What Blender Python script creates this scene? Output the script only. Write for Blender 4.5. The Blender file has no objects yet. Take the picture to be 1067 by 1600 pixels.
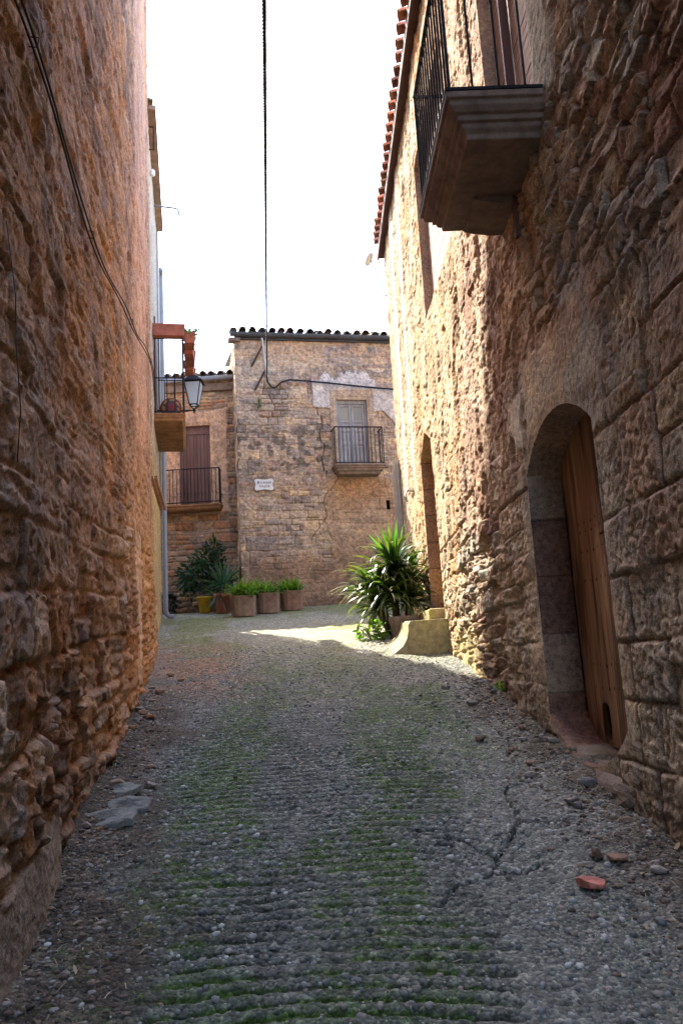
import bpy, math, random
import numpy as np
random.seed(7); np.random.seed(7)
SC = bpy.context.scene; COL = SC.collection
EYE = np.array([0., 0., 1.6])

# ------------------------------------------------------------------ camera
PITCH, ROLL, FOC = math.radians(10.4), math.radians(3.2), 1231.0
FW = np.array([0, math.cos(PITCH), math.sin(PITCH)])
_u0 = np.array([0, -math.sin(PITCH), math.cos(PITCH)]); _x = np.array([1., 0, 0])
UP = math.cos(ROLL)*_u0 + math.sin(ROLL)*_x
RT = math.cos(ROLL)*_x - math.sin(ROLL)*_u0
from mathutils import Matrix, Vector
cam = bpy.data.cameras.new("camera"); camo = bpy.data.objects.new("camera", cam); COL.objects.link(camo)
cam.sensor_fit = 'HORIZONTAL'; cam.sensor_width = 36.0; cam.lens = FOC/1067*36.0
cam.clip_start = 0.05; cam.clip_end = 500
m = Matrix.Identity(4)
for i in range(3):
    m[i][0] = RT[i]; m[i][1] = UP[i]; m[i][2] = -FW[i]; m[i][3] = EYE[i]
camo.matrix_world = m
SC.camera = camo

# ------------------------------------------------------------------ light
SUN_EL = math.radians(50.0); SUN_AZ = math.atan2(-0.56, 0.828)      # azimuth measured from +Y towards +X
w = bpy.data.worlds.new("World"); SC.world = w; w.use_nodes = True
nt = w.node_tree; nt.nodes.clear()
sky = nt.nodes.new('ShaderNodeTexSky'); sky.sky_type = 'NISHITA'; sky.sun_disc = False
sky.sun_elevation = SUN_EL; sky.sun_rotation = SUN_AZ
sky.air_density = 1.0; sky.dust_density = 1.6; sky.ozone_density = 1.0
bg = nt.nodes.new('ShaderNodeBackground'); bg.inputs[1].default_value = 0.15
wo = nt.nodes.new('ShaderNodeOutputWorld')
nt.links.new(sky.outputs[0], bg.inputs[0]); nt.links.new(bg.outputs[0], wo.inputs[0])
sl = bpy.data.lights.new("sun", 'SUN'); sl.energy = 2.2; sl.angle = math.radians(0.6); sl.color = (1.0, 0.93, 0.80)
so = bpy.data.objects.new("sun", sl); COL.objects.link(so)
sd_ = Vector((math.sin(SUN_AZ)*math.cos(SUN_EL), math.cos(SUN_AZ)*math.cos(SUN_EL), math.sin(SUN_EL)))
so.rotation_euler = sd_.to_track_quat('Z', 'Y').to_euler(); so.location = sd_*60
SC.view_settings.view_transform = 'Standard'; SC.view_settings.look = 'None'
SC.view_settings.exposure = 3.05; SC.view_settings.gamma = 1.0
SC.cycles.use_denoising = True
SC.cycles.max_bounces = 8; SC.cycles.diffuse_bounces = 5; SC.cycles.transmission_bounces = 6

# ------------------------------------------------------------------ numpy noise
def _h(ix, iy, seed):
    x = (ix.astype(np.int64)*374761393 + iy.astype(np.int64)*668265263 + int(seed)*974634721) & 0xFFFFFFFF
    x = ((x ^ (x >> 13))*1274126177) & 0xFFFFFFFF
    x = ((x ^ (x >> 16))*2246822519) & 0xFFFFFFFF
    return ((x ^ (x >> 15)) & 0xFFFFFF)/float(0xFFFFFF)
def vn(x, y, seed=0):
    ix = np.floor(x); iy = np.floor(y); fx = x-ix; fy = y-iy
    fx = fx*fx*fx*(fx*(fx*6-15)+10); fy = fy*fy*fy*(fy*(fy*6-15)+10)
    a = _h(ix, iy, seed); b = _h(ix+1, iy, seed); c = _h(ix, iy+1, seed); d = _h(ix+1, iy+1, seed)
    return (a*(1-fx)+b*fx)*(1-fy)+(c*(1-fx)+d*fx)*fy
def fbm(x, y, o=4, seed=0):
    t = 0; a = 1; s = 0
    for k in range(o):
        t = t + a*vn(x*2**k+k*17.3, y*2**k-k*9.7, seed+k*31); s += a; a *= 0.5
    return t/s
def ridge(x, y, o=4, seed=0):
    t = 0; a = 1; s = 0
    for k in range(o):
        t = t + a*(1-np.abs(2*vn(x*2**k+k*13.1, y*2**k+k*5.3, seed+k*29)-1)); s += a; a *= 0.55
    return t/s
def sst(a, b, x):
    t = np.clip((x-a)/(b-a), 0, 1); return t*t*(3-2*t)
def lerp(a, b, t): return a+(b-a)*t
def mix3(c0, c1, t): return c0+(np.asarray(c1)-c0)*t[..., None]
def stones(s, z, sw, sh, seed, warp=0.25, jit=0.8, p=4.0):
    """irregular laid stones: returns joint distance, three randoms per stone and the place within the stone"""
    X = s/sw+warp*(fbm(s/sw*1.3, z/sh*1.3, 3, seed+5)-.5)*2; Y = z/sh+warp*(fbm(s/sw*1.3, z/sh*1.3, 3, seed+9)-.5)*2
    j0 = np.floor(Y)
    f1 = np.full(X.shape, 9.); f2 = np.full(X.shape, 9.); bi = np.zeros_like(X); bj = np.zeros_like(X); bx = np.zeros_like(X); by = np.zeros_like(X)
    for dj in (-1, 0, 1):
        j = j0+dj; off = 0.5*np.mod(j, 2); i0 = np.floor(X-off)
        for di in (-1, 0, 1):
            i = i0+di
            cx = i+off+.5+jit*(_h(i, j, seed)-.5); cy = j+.5+jit*.8*(_h(i, j, seed+1)-.5)
            dx = X-cx; dy = Y-cy
            d = (np.abs(dx)**p+np.abs(dy)**p)**(1/p)
            n = d < f1
            f2 = np.where(n, f1, np.minimum(f2, d))
            bi = np.where(n, i, bi); bj = np.where(n, j, bj); bx = np.where(n, dx, bx); by = np.where(n, dy, by); f1 = np.where(n, d, f1)
    return f2-f1, _h(bi, bj, seed+2), _h(bi, bj, seed+3), _h(bi, bj, seed+4), bx, by
def coursed(s, z, hr, wr, seed, warp=.02, wf=2.2, split=.25):
    """stones laid in courses of uneven height and length: distance to the joint in metres, three randoms, place in the stone"""
    S = s+warp*2*(fbm(s*wf, z*wf, 3, seed+5)-.5)+warp*.5*(fbm(s*wf*5, z*wf*5, 2, seed+6)-.5); Zw = z+warp*2*(fbm(s*wf*.6, z*wf, 3, seed+9)-.5)+warp*.5*(fbm(s*wf*5, z*wf*5, 2, seed+7)-.5)
    R = np.random.RandomState(seed); b = [float(Zw.min())-.5]
    while b[-1] < Zw.max()+.5: b.append(b[-1]+R.uniform(*hr))
    b = np.array(b); row = np.clip(np.searchsorted(b, Zw.ravel())-1, 0, len(b)-2); sf = S.ravel(); zf = Zw.ravel()
    e = np.zeros(sf.size); dx = np.zeros(sf.size); dy = np.zeros(sf.size); cid = np.zeros(sf.size, dtype=np.int64); s0, s1 = sf.min()-1, sf.max()+1
    order = np.argsort(row, kind='stable'); cut = np.searchsorted(row[order], np.arange(len(b)))
    for r in range(len(b)-1):
        ids = order[cut[r]:cut[r+1]]
        if len(ids) == 0: continue
        h = b[r+1]-b[r]; n_ = int((s1-s0)/wr[0])+2; c = s0+np.concatenate([[0], np.cumsum(R.uniform(wr[0], wr[1], n_)*np.where(R.rand(n_) < .2, .5, 1.))])
        x = sf[ids]; k = np.clip(np.searchsorted(c, x)-1, 0, len(c)-2); y = zf[ids]; y0 = np.full(len(ids), b[r]); y1 = np.full(len(ids), b[r+1]); id_ = k*2
        sp = R.rand(len(c)) < split; fr = R.uniform(.38, .62, len(c)); two = sp[k]; ym = b[r]+fr[k]*h; up = two & (y > ym)
        y0 = np.where(up, ym, y0); y1 = np.where(two & ~up, ym, y1); id_ = id_+up
        w_ = c[k+1]-c[k]; a1 = np.minimum(x-c[k], c[k+1]-x); a2 = np.minimum(y-y0, y1-y); rr = .035
        q1 = np.maximum(rr-a1, 0); q2 = np.maximum(rr-a2, 0); e[ids] = np.where((q1 > 0) & (q2 > 0), rr-np.hypot(q1, q2), np.minimum(a1, a2))
        dx[ids] = (x-c[k])/w_-.5; dy[ids] = (y-y0)/(y1-y0)-.5; cid[ids] = id_+r*1000
    sh_ = s.shape; cid = cid.reshape(sh_); zz = cid*0
    return e.reshape(sh_), _h(cid, zz, seed+2), _h(cid, zz, seed+3), _h(cid, zz, seed+4), dx.reshape(sh_), dy.reshape(sh_)
def facet(s, z, sw, sh, seed):
    """angular broken surface: every chip has its own offset and tilt"""
    e, r1, r2, r3, dx, dy = stones(s, z, sw, sh, seed, .45, .95, 2.2)
    return (r1-.5)*.8+1.5*((r2-.5)*dx+(r3-.5)*dy)
def palette(pal, r):
    pal = np.asarray(pal); n = len(pal); x = np.clip(r, 0, .9999)*n; i = x.astype(int); return pal[i]

# ------------------------------------------------------------------ object helpers
def link(o, parent=None):
    COL.objects.link(o)
    if parent is not None: o.parent = parent
    return o
def tag(o, label=None, cat=None, group=None, kind=None):
    if label: o["label"] = label
    if cat: o["category"] = cat
    if group: o["group"] = group
    if kind: o["kind"] = kind
    return o
def empty(name, loc=(0, 0, 0), rz=0.0):
    o = bpy.data.objects.new(name, None); o.location = [float(c) for c in loc]; o.rotation_euler = (0, 0, rz); o.empty_display_size = .1
    return link(o)
def np_mesh(name, V, F, mat, parent=None, col=None, smooth=True):
    """V (n,3), F (m,4) or (m,3) arrays"""
    me = bpy.data.meshes.new(name); k = F.shape[1]
    me.vertices.add(len(V)); me.vertices.foreach_set('co', np.ascontiguousarray(V, dtype=np.float32).ravel())
    me.loops.add(F.size); me.loops.foreach_set('vertex_index', np.ascontiguousarray(F, dtype=np.int32).ravel())
    me.polygons.add(len(F)); me.polygons.foreach_set('loop_start', np.arange(0, F.size, k, dtype=np.int32))
    me.polygons.foreach_set('use_smooth', np.full(len(F), smooth, dtype=bool))
    me.update(calc_edges=True)
    if col is not None:
        at_ = me.color_attributes.new('Col', 'FLOAT_COLOR', 'POINT')
        c = np.ones((len(V), 4), dtype=np.float32); c[:, :3] = col; at_.data.foreach_set('color', c.ravel())
    me.materials.append(mat); me.validate()
    return link(bpy.data.objects.new(name, me), parent)
class MB:
    """collects shapes and links them as one mesh object"""
    def __init__(s): s.v = []; s.f = []; s.c = []; s.cur = (1, 1, 1)
    def add(s, V, F):
        b = len(s.v)
        for p in V: s.v.append(tuple(float(c) for c in p)); s.c.append(s.cur)
        for q in F: s.f.append([b+i for i in q])
    def frame_box(s, O, A, N, a0, a1, n0, n1, z0, z1):
        """box in a wall frame: along A, out along N, heights z"""
        O = np.asarray(O, float); V = []
        for z in (z0, z1):
            for (a, n) in ((a0, n0), (a1, n0), (a1, n1), (a0, n1)):
                V.append(O+A*a+N*n+np.array([0, 0, z]))
        s.add(V, [(3, 2, 1, 0), (4, 5, 6, 7), (0, 1, 5, 4), (1, 2, 6, 5), (2, 3, 7, 6), (3, 0, 4, 7)])
    def box(s, x0, x1, y0, y1, z0, z1):
        s.frame_box((0, 0, 0), np.array([1., 0, 0]), np.array([0, 1., 0]), x0, x1, y0, y1, z0, z1)
    def tube(s, pts, r, n=8, cap=True):
        pts = [np.asarray(p, float) for p in pts]; rs = r if hasattr(r, '__len__') else [r]*len(pts)
        V = []; up = None
        for i, p in enumerate(pts):
            t = pts[min(i+1, len(pts)-1)]-pts[max(i-1, 0)]; t = t/(np.linalg.norm(t)+1e-9)
            if up is None:
                up = np.array([0, 0, 1.]) if abs(t[2]) < .9 else np.array([1., 0, 0])
            u = np.cross(up, t); u /= np.linalg.norm(u)+1e-9; v = np.cross(t, u); up = v
            for k in range(n):
                a = 2*math.pi*k/n; V.append(p+rs[i]*(math.cos(a)*u+math.sin(a)*v))
        F = []
        for i in range(len(pts)-1):
            for k in range(n):
                F.append((i*n+k, i*n+(k+1) % n, (i+1)*n+(k+1) % n, (i+1)*n+k))
        if cap: F.append(tuple(range(n-1, -1, -1))); F.append(tuple((len(pts)-1)*n+k for k in range(n)))
        s.add(V, F)
    def lathe(s, prof, c, n=24, wob=0):
        V = []; F = []
        for (r, z) in prof:
            for k in range(n):
                a = 2*math.pi*k/n; V.append((c[0]+r*math.cos(a), c[1]+r*math.sin(a), c[2]+z))
        for i in range(len(prof)-1):
            for k in range(n): F.append((i*n+k, i*n+(k+1) % n, (i+1)*n+(k+1) % n, (i+1)*n+k))
        s.add(V, F)
    def build(s, name, mat, parent=None, smooth=False, bevel=0, col=True):
        me = bpy.data.meshes.new(name); me.from_pydata(s.v, [], s.f); me.update()
        if col:
            at_ = me.color_attributes.new('Col', 'FLOAT_COLOR', 'POINT')
            c = np.ones((len(s.v), 4), dtype=np.float32); c[:, :3] = np.array(s.c); at_.data.foreach_set('color', c.ravel())
        if smooth: me.polygons.foreach_set('use_smooth', np.ones(len(me.polygons), dtype=bool))
        me.materials.append(mat)
        o = link(bpy.data.objects.new(name, me), parent)
        if bevel:
            b = o.modifiers.new('bevel', 'BEVEL'); b.width = bevel; b.segments = 2; b.limit_method = 'ANGLE'; b.angle_limit = .6
        return o
def dup(o, loc=None, parent=None, name=None):
    c = o.copy(); COL.objects.link(c)
    if loc is not None: c.location = loc
    if parent is not None: c.parent = parent
    return c

# ------------------------------------------------------------------ materials
def new_mat(name):
    m_ = bpy.data.materials.new(name); m_.use_nodes = True; n = m_.node_tree; n.nodes.clear()
    out = n.nodes.new('ShaderNodeOutputMaterial'); b = n.nodes.new('ShaderNodeBsdfPrincipled')
    n.links.new(b.outputs[0], out.inputs[0]); return m_, n, b, out
def nd(n, t, **kw):
    x = n.nodes.new(t)
    for k, v in kw.items(): setattr(x, k, v)
    return x
def noise(n, vec, scale, det=5, rough=.6, dist=0):
    t = nd(n, 'ShaderNodeTexNoise'); t.inputs['Scale'].default_value = scale; t.inputs['Detail'].default_value = det
    t.inputs['Roughness'].default_value = rough; t.inputs['Distortion'].default_value = dist
    n.links.new(vec, t.inputs['Vector']); return t
def ramp(n, fac, stops):
    r = nd(n, 'ShaderNodeValToRGB'); e = r.color_ramp.elements
    while len(e) < len(stops): e.new(.5)
    for el, (p, c) in zip(e, stops): el.position = p; el.color = (*c, 1) if len(c) == 3 else c
    n.links.new(fac, r.inputs[0]); return r
def mul(n, a, b, fac=1.0, typ='MULTIPLY'):
    x = nd(n, 'ShaderNodeMix', data_type='RGBA', blend_type=typ); x.inputs[0].default_value = fac
    for s_, v in ((x.inputs[6], a), (x.inputs[7], b)):
        if hasattr(v, 'links') or hasattr(v, 'is_output'): n.links.new(v, s_)
        else: s_.default_value = (*v, 1)
    return x.outputs[2]
def bump(n, hgt, strength, dist, prev=None):
    b = nd(n, 'ShaderNodeBump'); b.inputs['Strength'].default_value = strength; b.inputs['Distance'].default_value = dist
    n.links.new(hgt, b.inputs['Height'])
    if prev is not None: n.links.new(prev, b.inputs['Normal'])
    return b.outputs[0]
def simple(name, base=(.5, .5, .5), rough=.8, var=.35, scale=12., bmp=.3, bdist=.004, spec=.3, metal=0, use_col=True, stretch=(1, 1, 1), tint=None):
    m_, n, b, out = new_mat(name)
    tc = nd(n, 'ShaderNodeTexCoord'); mp = nd(n, 'ShaderNodeMapping'); mp.inputs['Scale'].default_value = stretch
    n.links.new(tc.outputs['Object'], mp.inputs[0]); v = mp.outputs[0]
    n1 = noise(n, v, scale, 6, .65); n2 = noise(n, v, scale*5.3, 4, .6); n3 = noise(n, v, scale*.23, 3, .5)
    lo = 1-var; hi = 1+var*.8
    r1 = ramp(n, n1.outputs[0], [(.25, (lo,)*3), (.75, (hi,)*3)])
    c = mul(n, base, r1.outputs[0])
    r3 = ramp(n, n3.outputs[0], [(.3, (1-var*.6,)*3), (.7, tint if tint else (1+var*.4,)*3)])
    c = mul(n, c, r3.outputs[0])
    if use_col:
        a = nd(n, 'ShaderNodeAttribute'); a.attribute_name = 'Col'; c = mul(n, c, a.outputs['Color'])
    n.links.new(c, b.inputs['Base Color'])
    b.inputs['Roughness'].default_value = rough; b.inputs['Metallic'].default_value = metal; b.inputs['Specular IOR Level'].default_value = spec
    if bmp: n.links.new(bump(n, n2.outputs[0], bmp, bdist, bump(n, n1.outputs[0], bmp, bdist*3)), b.inputs['Normal'])
    return m_
def masonry_mat(name, dist=.010, pit=0.0, scale=30.):
    m_, n, b, out = new_mat(name)
    tc = nd(n, 'ShaderNodeTexCoord'); v = tc.outputs['Object']
    a = nd(n, 'ShaderNodeAttribute'); a.attribute_name = 'Col'
    n0 = noise(n, v, 3.1, 5, .6); n1 = noise(n, v, scale, 8, .7); n2 = noise(n, v, scale*4.5, 5, .7); n4 = noise(n, v, 9., 6, .7, .6)
    c = mul(n, a.outputs['Color'], ramp(n, n1.outputs[0], [(.32, (.50, .48, .47)), (.5, (1.05, 1.05, 1.05)), (.70, (1.6, 1.57, 1.52))]).outputs[0])
    c = mul(n, c, ramp(n, n2.outputs[0], [(.34, (.62, .61, .60)), (.66, (1.45, 1.45, 1.45))]).outputs[0])
    c = mul(n, c, ramp(n, n0.outputs[0], [(.32, (.74, .74, .78)), (.68, (1.2, 1.15, 1.06))]).outputs[0])
    g = ramp(n, n4.outputs[0], [(.56, (0, 0, 0)), (.72, (1, 1, 1))])
    x = nd(n, 'ShaderNodeMix', data_type='RGBA'); n.links.new(c, x.inputs[6]); x.inputs[7].default_value = (.30, .26, .22, 1)
    ml = nd(n, 'ShaderNodeMath', operation='MULTIPLY'); n.links.new(g.outputs[0], ml.inputs[0]); ml.inputs[1].default_value = .35
    n.links.new(ml.outputs[0], x.inputs[0])
    n.links.new(x.outputs[2], b.inputs['Base Color'])
    b.inputs['Roughness'].default_value = .95; b.inputs['Specular IOR Level'].default_value = .12
    nb = bump(n, n4.outputs[0], .6, dist*2.0); nb = bump(n, n1.outputs[0], .9, dist*1.3, nb); nb = bump(n, n2.outputs[0], .8, dist*.4, nb)
    n.links.new(nb, b.inputs['Normal'])
    return m_
M = {}
M['masonry'] = masonry_mat('weathered_masonry')
M['far_masonry'] = masonry_mat('far_masonry', .008, 0, 14.)
M['slab'] = simple('carved_stone', (.25, .185, .15), .9, .45, 9, .5, .008)
M['ochre_slab'] = simple('ochre_stone', (.30, .155, .075), .9, .5, 8, .5, .008)
M['pale_stone'] = simple('pale_stone', (.47, .385, .27), .9, .55, 11, .7, .012, tint=(.9, 1.0, .6))
M['iron'] = simple('dark_iron', (.022, .021, .026), .8, .5, 40, .3, .001, .2)
M['rust'] = simple('rusty_iron', (.085, .045, .035), .8, .5, 30, .3, .001)
M['wood'] = simple('old_door_wood', (.37, .225, .135), .75, .5, 5, .5, .004, stretch=(6, 6, .5))
M['brown_wood'] = simple('purple_brown_boards', (.155, .088, .078), .7, .3, 5, .3, .002, stretch=(5, 5, .5))
M['grey_wood'] = simple('grey_blue_painted_wood', (.34, .34, .36), .75, .4, 8, .3, .002, stretch=(4, 4, .6))
M['shutter'] = simple('pale_pink_boards', (.42, .31, .27), .8, .25, 6, .3, .002, stretch=(5, 5, .5))
M['fascia'] = simple('dark_fascia_board', (.10, .055, .05), .8, .35, 8, .3, .003)
M['tile'] = simple('clay_roof_tile', (.46, .235, .155), .85, .4, 10, .4, .004)
M['old_tile'] = simple('dark_roof_tile', (.17, .145, .125), .9, .5, 10, .4, .004)  # dark grey brown tile colour
M['terracotta'] = simple('terracotta', (.40, .135, .085), .8, .35, 10, .25, .003)
M['yellow'] = simple('yellow_glazed_pot', (.62, .36, .02), .45, .25, 8, .1, .002, .5)
M['pot_stone'] = simple('stone_planter', (.24, .165, .125), .92, .4, 9, .6, .006)
M['soil'] = simple('potting_soil', (.05, .035, .025), 1, .5, 30, .8, .01)
M['pvc'] = simple('grey_pvc', (.25, .27, .31), .5, .12, 6, 0, 0, .4)
M['pale_metal'] = simple('pale_grey_metal', (.42, .40, .38), .55, .2, 8, .1, .001, .4)
M['lead'] = simple('dark_zinc_gutter', (.07, .07, .08), .6, .35, 10, .2, .002, .4)
M['white'] = simple('white_ceramic', (.75, .75, .77), .5, .12, 10, .15, .002, .4)
M['black'] = simple('black_cable', (.016, .016, .018), .6, .3, 30, .1, .001, .4)
M['ink'] = simple('sign_ink', (.20, .22, .30), .7, .2, 30, 0, 0)
M['dark'] = simple('shade_black', (.012, .010, .009), 1, .2, 4, 0, 0)  # near black colour painted in for the shade behind openings
M['stone'] = simple('loose_stone', (1, 1, 1), .92, .35, 25, .6, .006)
M['straw'] = simple('dry_straw', (1, 1, 1), .9, .2, 20, 0, 0)
M['bark'] = simple('plant_stem', (.10, .075, .045), .9, .4, 20, .5, .004)
M['fabric'] = simple('woven_cushion', (1, 1, 1), .95, .2, 30, .3, .002)
def leaf_mat(name, trans=.45, rough=.45):
    m_, n, b, out = new_mat(name)
    a = nd(n, 'ShaderNodeAttribute'); a.attribute_name = 'Col'
    tc = nd(n, 'ShaderNodeTexCoord'); t = noise(n, tc.outputs['Object'], 9, 3)
    c = mul(n, a.outputs['Color'], ramp(n, t.outputs[0], [(.3, (.75, .75, .75)), (.7, (1.2, 1.2, 1.1))]).outputs[0])
    n.links.new(c, b.inputs['Base Color']); b.inputs['Roughness'].default_value = rough; b.inputs['Specular IOR Level'].default_value = .5
    tr = nd(n, 'ShaderNodeBsdfTranslucent'); c2 = mul(n, c, (1.6, 1.9, .55)); n.links.new(c2, tr.inputs[0])
    mx = nd(n, 'ShaderNodeMixShader'); mx.inputs[0].default_value = trans
    n.links.new(b.outputs[0], mx.inputs[1]); n.links.new(tr.outputs[0], mx.inputs[2]); n.links.new(mx.outputs[0], out.inputs[0])
    return m_
M['leaf'] = leaf_mat('leaf')
M['gloss_leaf'] = leaf_mat('glossy_leaf', .35, .3)
def glass_mat(name, colr, rough=.1):
    m_, n, b, out = new_mat(name); b.inputs['Base Color'].default_value = (*colr, 1); b.inputs['Roughness'].default_value = rough
    b.inputs['Specular IOR Level'].default_value = .6
    return m_
M['glass'] = glass_mat('window_glass', (.20, .22, .23), .12)
m_, n, b, out = new_mat('frosted_lantern_glass')
b.inputs['Base Color'].default_value = (.82, .87, .92, 1); b.inputs['Roughness'].default_value = .35
tr = nd(n, 'ShaderNodeBsdfTranslucent'); tr.inputs[0].default_value = (.85, .9, .95, 1)
mx = nd(n, 'ShaderNodeMixShader'); mx.inputs[0].default_value = .6
n.links.new(b.outputs[0], mx.inputs[1]); n.links.new(tr.outputs[0], mx.inputs[2]); n.links.new(mx.outputs[0], out.inputs[0])
M['frosted'] = m_
# exposed-aggregate concrete
m_, n, b, out = new_mat('exposed_aggregate_concrete')
tc = nd(n, 'ShaderNodeTexCoord'); v = tc.outputs['Object']
a = nd(n, 'ShaderNodeAttribute'); a.attribute_name = 'Col'
vo = nd(n, 'ShaderNodeTexVoronoi'); vo.inputs['Scale'].default_value = 62; n.links.new(v, vo.inputs['Vector'])
vo2 = nd(n, 'ShaderNodeTexVoronoi'); vo2.inputs['Scale'].default_value = 34; n.links.new(v, vo2.inputs['Vector'])
sx = nd(n, 'ShaderNodeSeparateColor'); n.links.new(vo.outputs['Color'], sx.inputs[0])
sx2 = nd(n, 'ShaderNodeSeparateColor'); n.links.new(vo2.outputs['Color'], sx2.inputs[0])
c = mul(n, a.outputs['Color'], ramp(n, sx.outputs[0], [(0, (.45, .45, .47)), (.6, (1, 1, 1)), (.85, (1.5, 1.47, 1.4)), (1, (2.1, 2.05, 1.95))]).outputs[0], .8)
c = mul(n, c, ramp(n, sx2.outputs[1], [(0, (.7, .7, .7)), (.7, (1.1, 1.08, 1.05)), (1, (1.6, 1.55, 1.5))]).outputs[0], .7)
n1 = noise(n, v, 9, 8, .7); n2 = noise(n, v, 90, 4, .7)
c = mul(n, c, ramp(n, n1.outputs[0], [(.3, (.66, .66, .66)), (.7, (1.25, 1.25, 1.25))]).outputs[0])
n.links.new(c, b.inputs['Base Color']); b.inputs['Roughness'].default_value = .85; b.inputs['Specular IOR Level'].default_value = .25
inv = nd(n, 'ShaderNodeMath', operation='SUBTRACT'); inv.inputs[0].default_value = 1; n.links.new(vo.outputs['Distance'], inv.inputs[1])
nb = bump(n, inv.outputs[0], .9, .014); nb = bump(n, n2.outputs[0], .6, .004, nb); nb = bump(n, n1.outputs[0], .5, .02, nb)
n.links.new(nb, b.inputs['Normal'])
M['ground'] = m_

# ------------------------------------------------------------------ street plan
def gz(y):
    y = np.asarray(y, float); return np.where(y < 17.5, .156*y, .156*17.5+.05*(y-17.5))
DR = np.array([-.0288864, .9995827, 0]); NR = np.array([.9995827, .0288864, 0])   # right wall: along / away from the street
ROFF = 1.575
_ly = np.array([-9, 0, 2.97, 3.85, 4.94, 6.45, 9.91, 12.4]); _lx = np.array([-1.15, -1.17, -1.27, -1.44, -1.64, -1.86, -2.47, -3.02])
_yy = np.linspace(-9, 12.4, 1200); _xx = np.interp(_yy, _ly, _lx)
_k = np.ones(61)/61; _xx = np.convolve(np.pad(_xx, 30, mode='reflect', reflect_type='odd'), _k, mode='valid')
def lx(y): return np.interp(y, _yy, _xx)

# ------------------------------------------------------------------ road
def seg_dist(X, Y, pts):
    d = np.full(X.shape, 9.)
    for (x0, y0), (x1, y1) in zip(pts[:-1], pts[1:]):
        ex, ey = x1-x0, y1-y0; t = np.clip(((X-x0)*ex+(Y-y0)*ey)/(ex*ex+ey*ey), 0, 1)
        d = np.minimum(d, np.hypot(X-x0-t*ex, Y-y0-t*ey))
    return d
CRACKS = [[(.42, 3.72), (.50, 3.86), (.62, 3.93), (.66, 4.08), (.52, 4.28), (.42, 4.22)], [(.62, 3.93), (.74, 3.90), (.84, 3.98)], [(.66, 4.08), (.86, 4.45), (.86, 4.75), (.90, 5.0)], [(.30, 3.55), (.42, 3.72)], [(.86, 4.45), (.98, 4.40), (1.1, 4.45)], [(1.05, 5.6), (1.12, 5.9), (1.1, 6.3)], [(.9, 6.6), (1.15, 6.7), (1.25, 6.6)]]
def road_fields(X, Y):
    wl = np.where(Y < 12.4, lx(np.minimum(Y, 12.4)), -9.); wr = (ROFF-.0289*Y)
    n1 = fbm(X*2.3, Y*2.3, 4, 3); n2 = fbm(X*9, Y*9, 4, 8); n3 = fbm(X*.8, Y*.5, 3, 12)
    dl = X-wl; dr = wr-X
    dirt = sst(.75, .15, dl+(n1-.5)*.8)*sst(9.5, 7, Y)+.9*sst(.40, .05, dr+(n1-.5)*.6)*sst(8.5, 7.4, Y)
    dirt = np.clip(dirt, 0, 1)
    right = sst(.42, .62, X+(n1-.5)*.35-.02*(Y-4))*sst(7.2, 6.2, Y)               # smooth broken strip on the right
    track = (1-right)*(1-dirt)*sst(.25, .55, dl+(n1-.5)*.3)
    fade = .55+.45*sst(.36, .56, fbm(X*1.4+5, Y*.9, 3, 21))
    ph = (Y+.055*(X+.15)**2*2+.035*(fbm(X*1.1, Y*1.3, 3, 4)-.5)*2)/.088
    rib = np.abs(np.sin(math.pi*ph))
    ribm = track*fade*sst(13, 9, Y)
    return wl, wr, n1, n2, n3, dl, dr, dirt, right, track, rib, ribm
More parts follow.
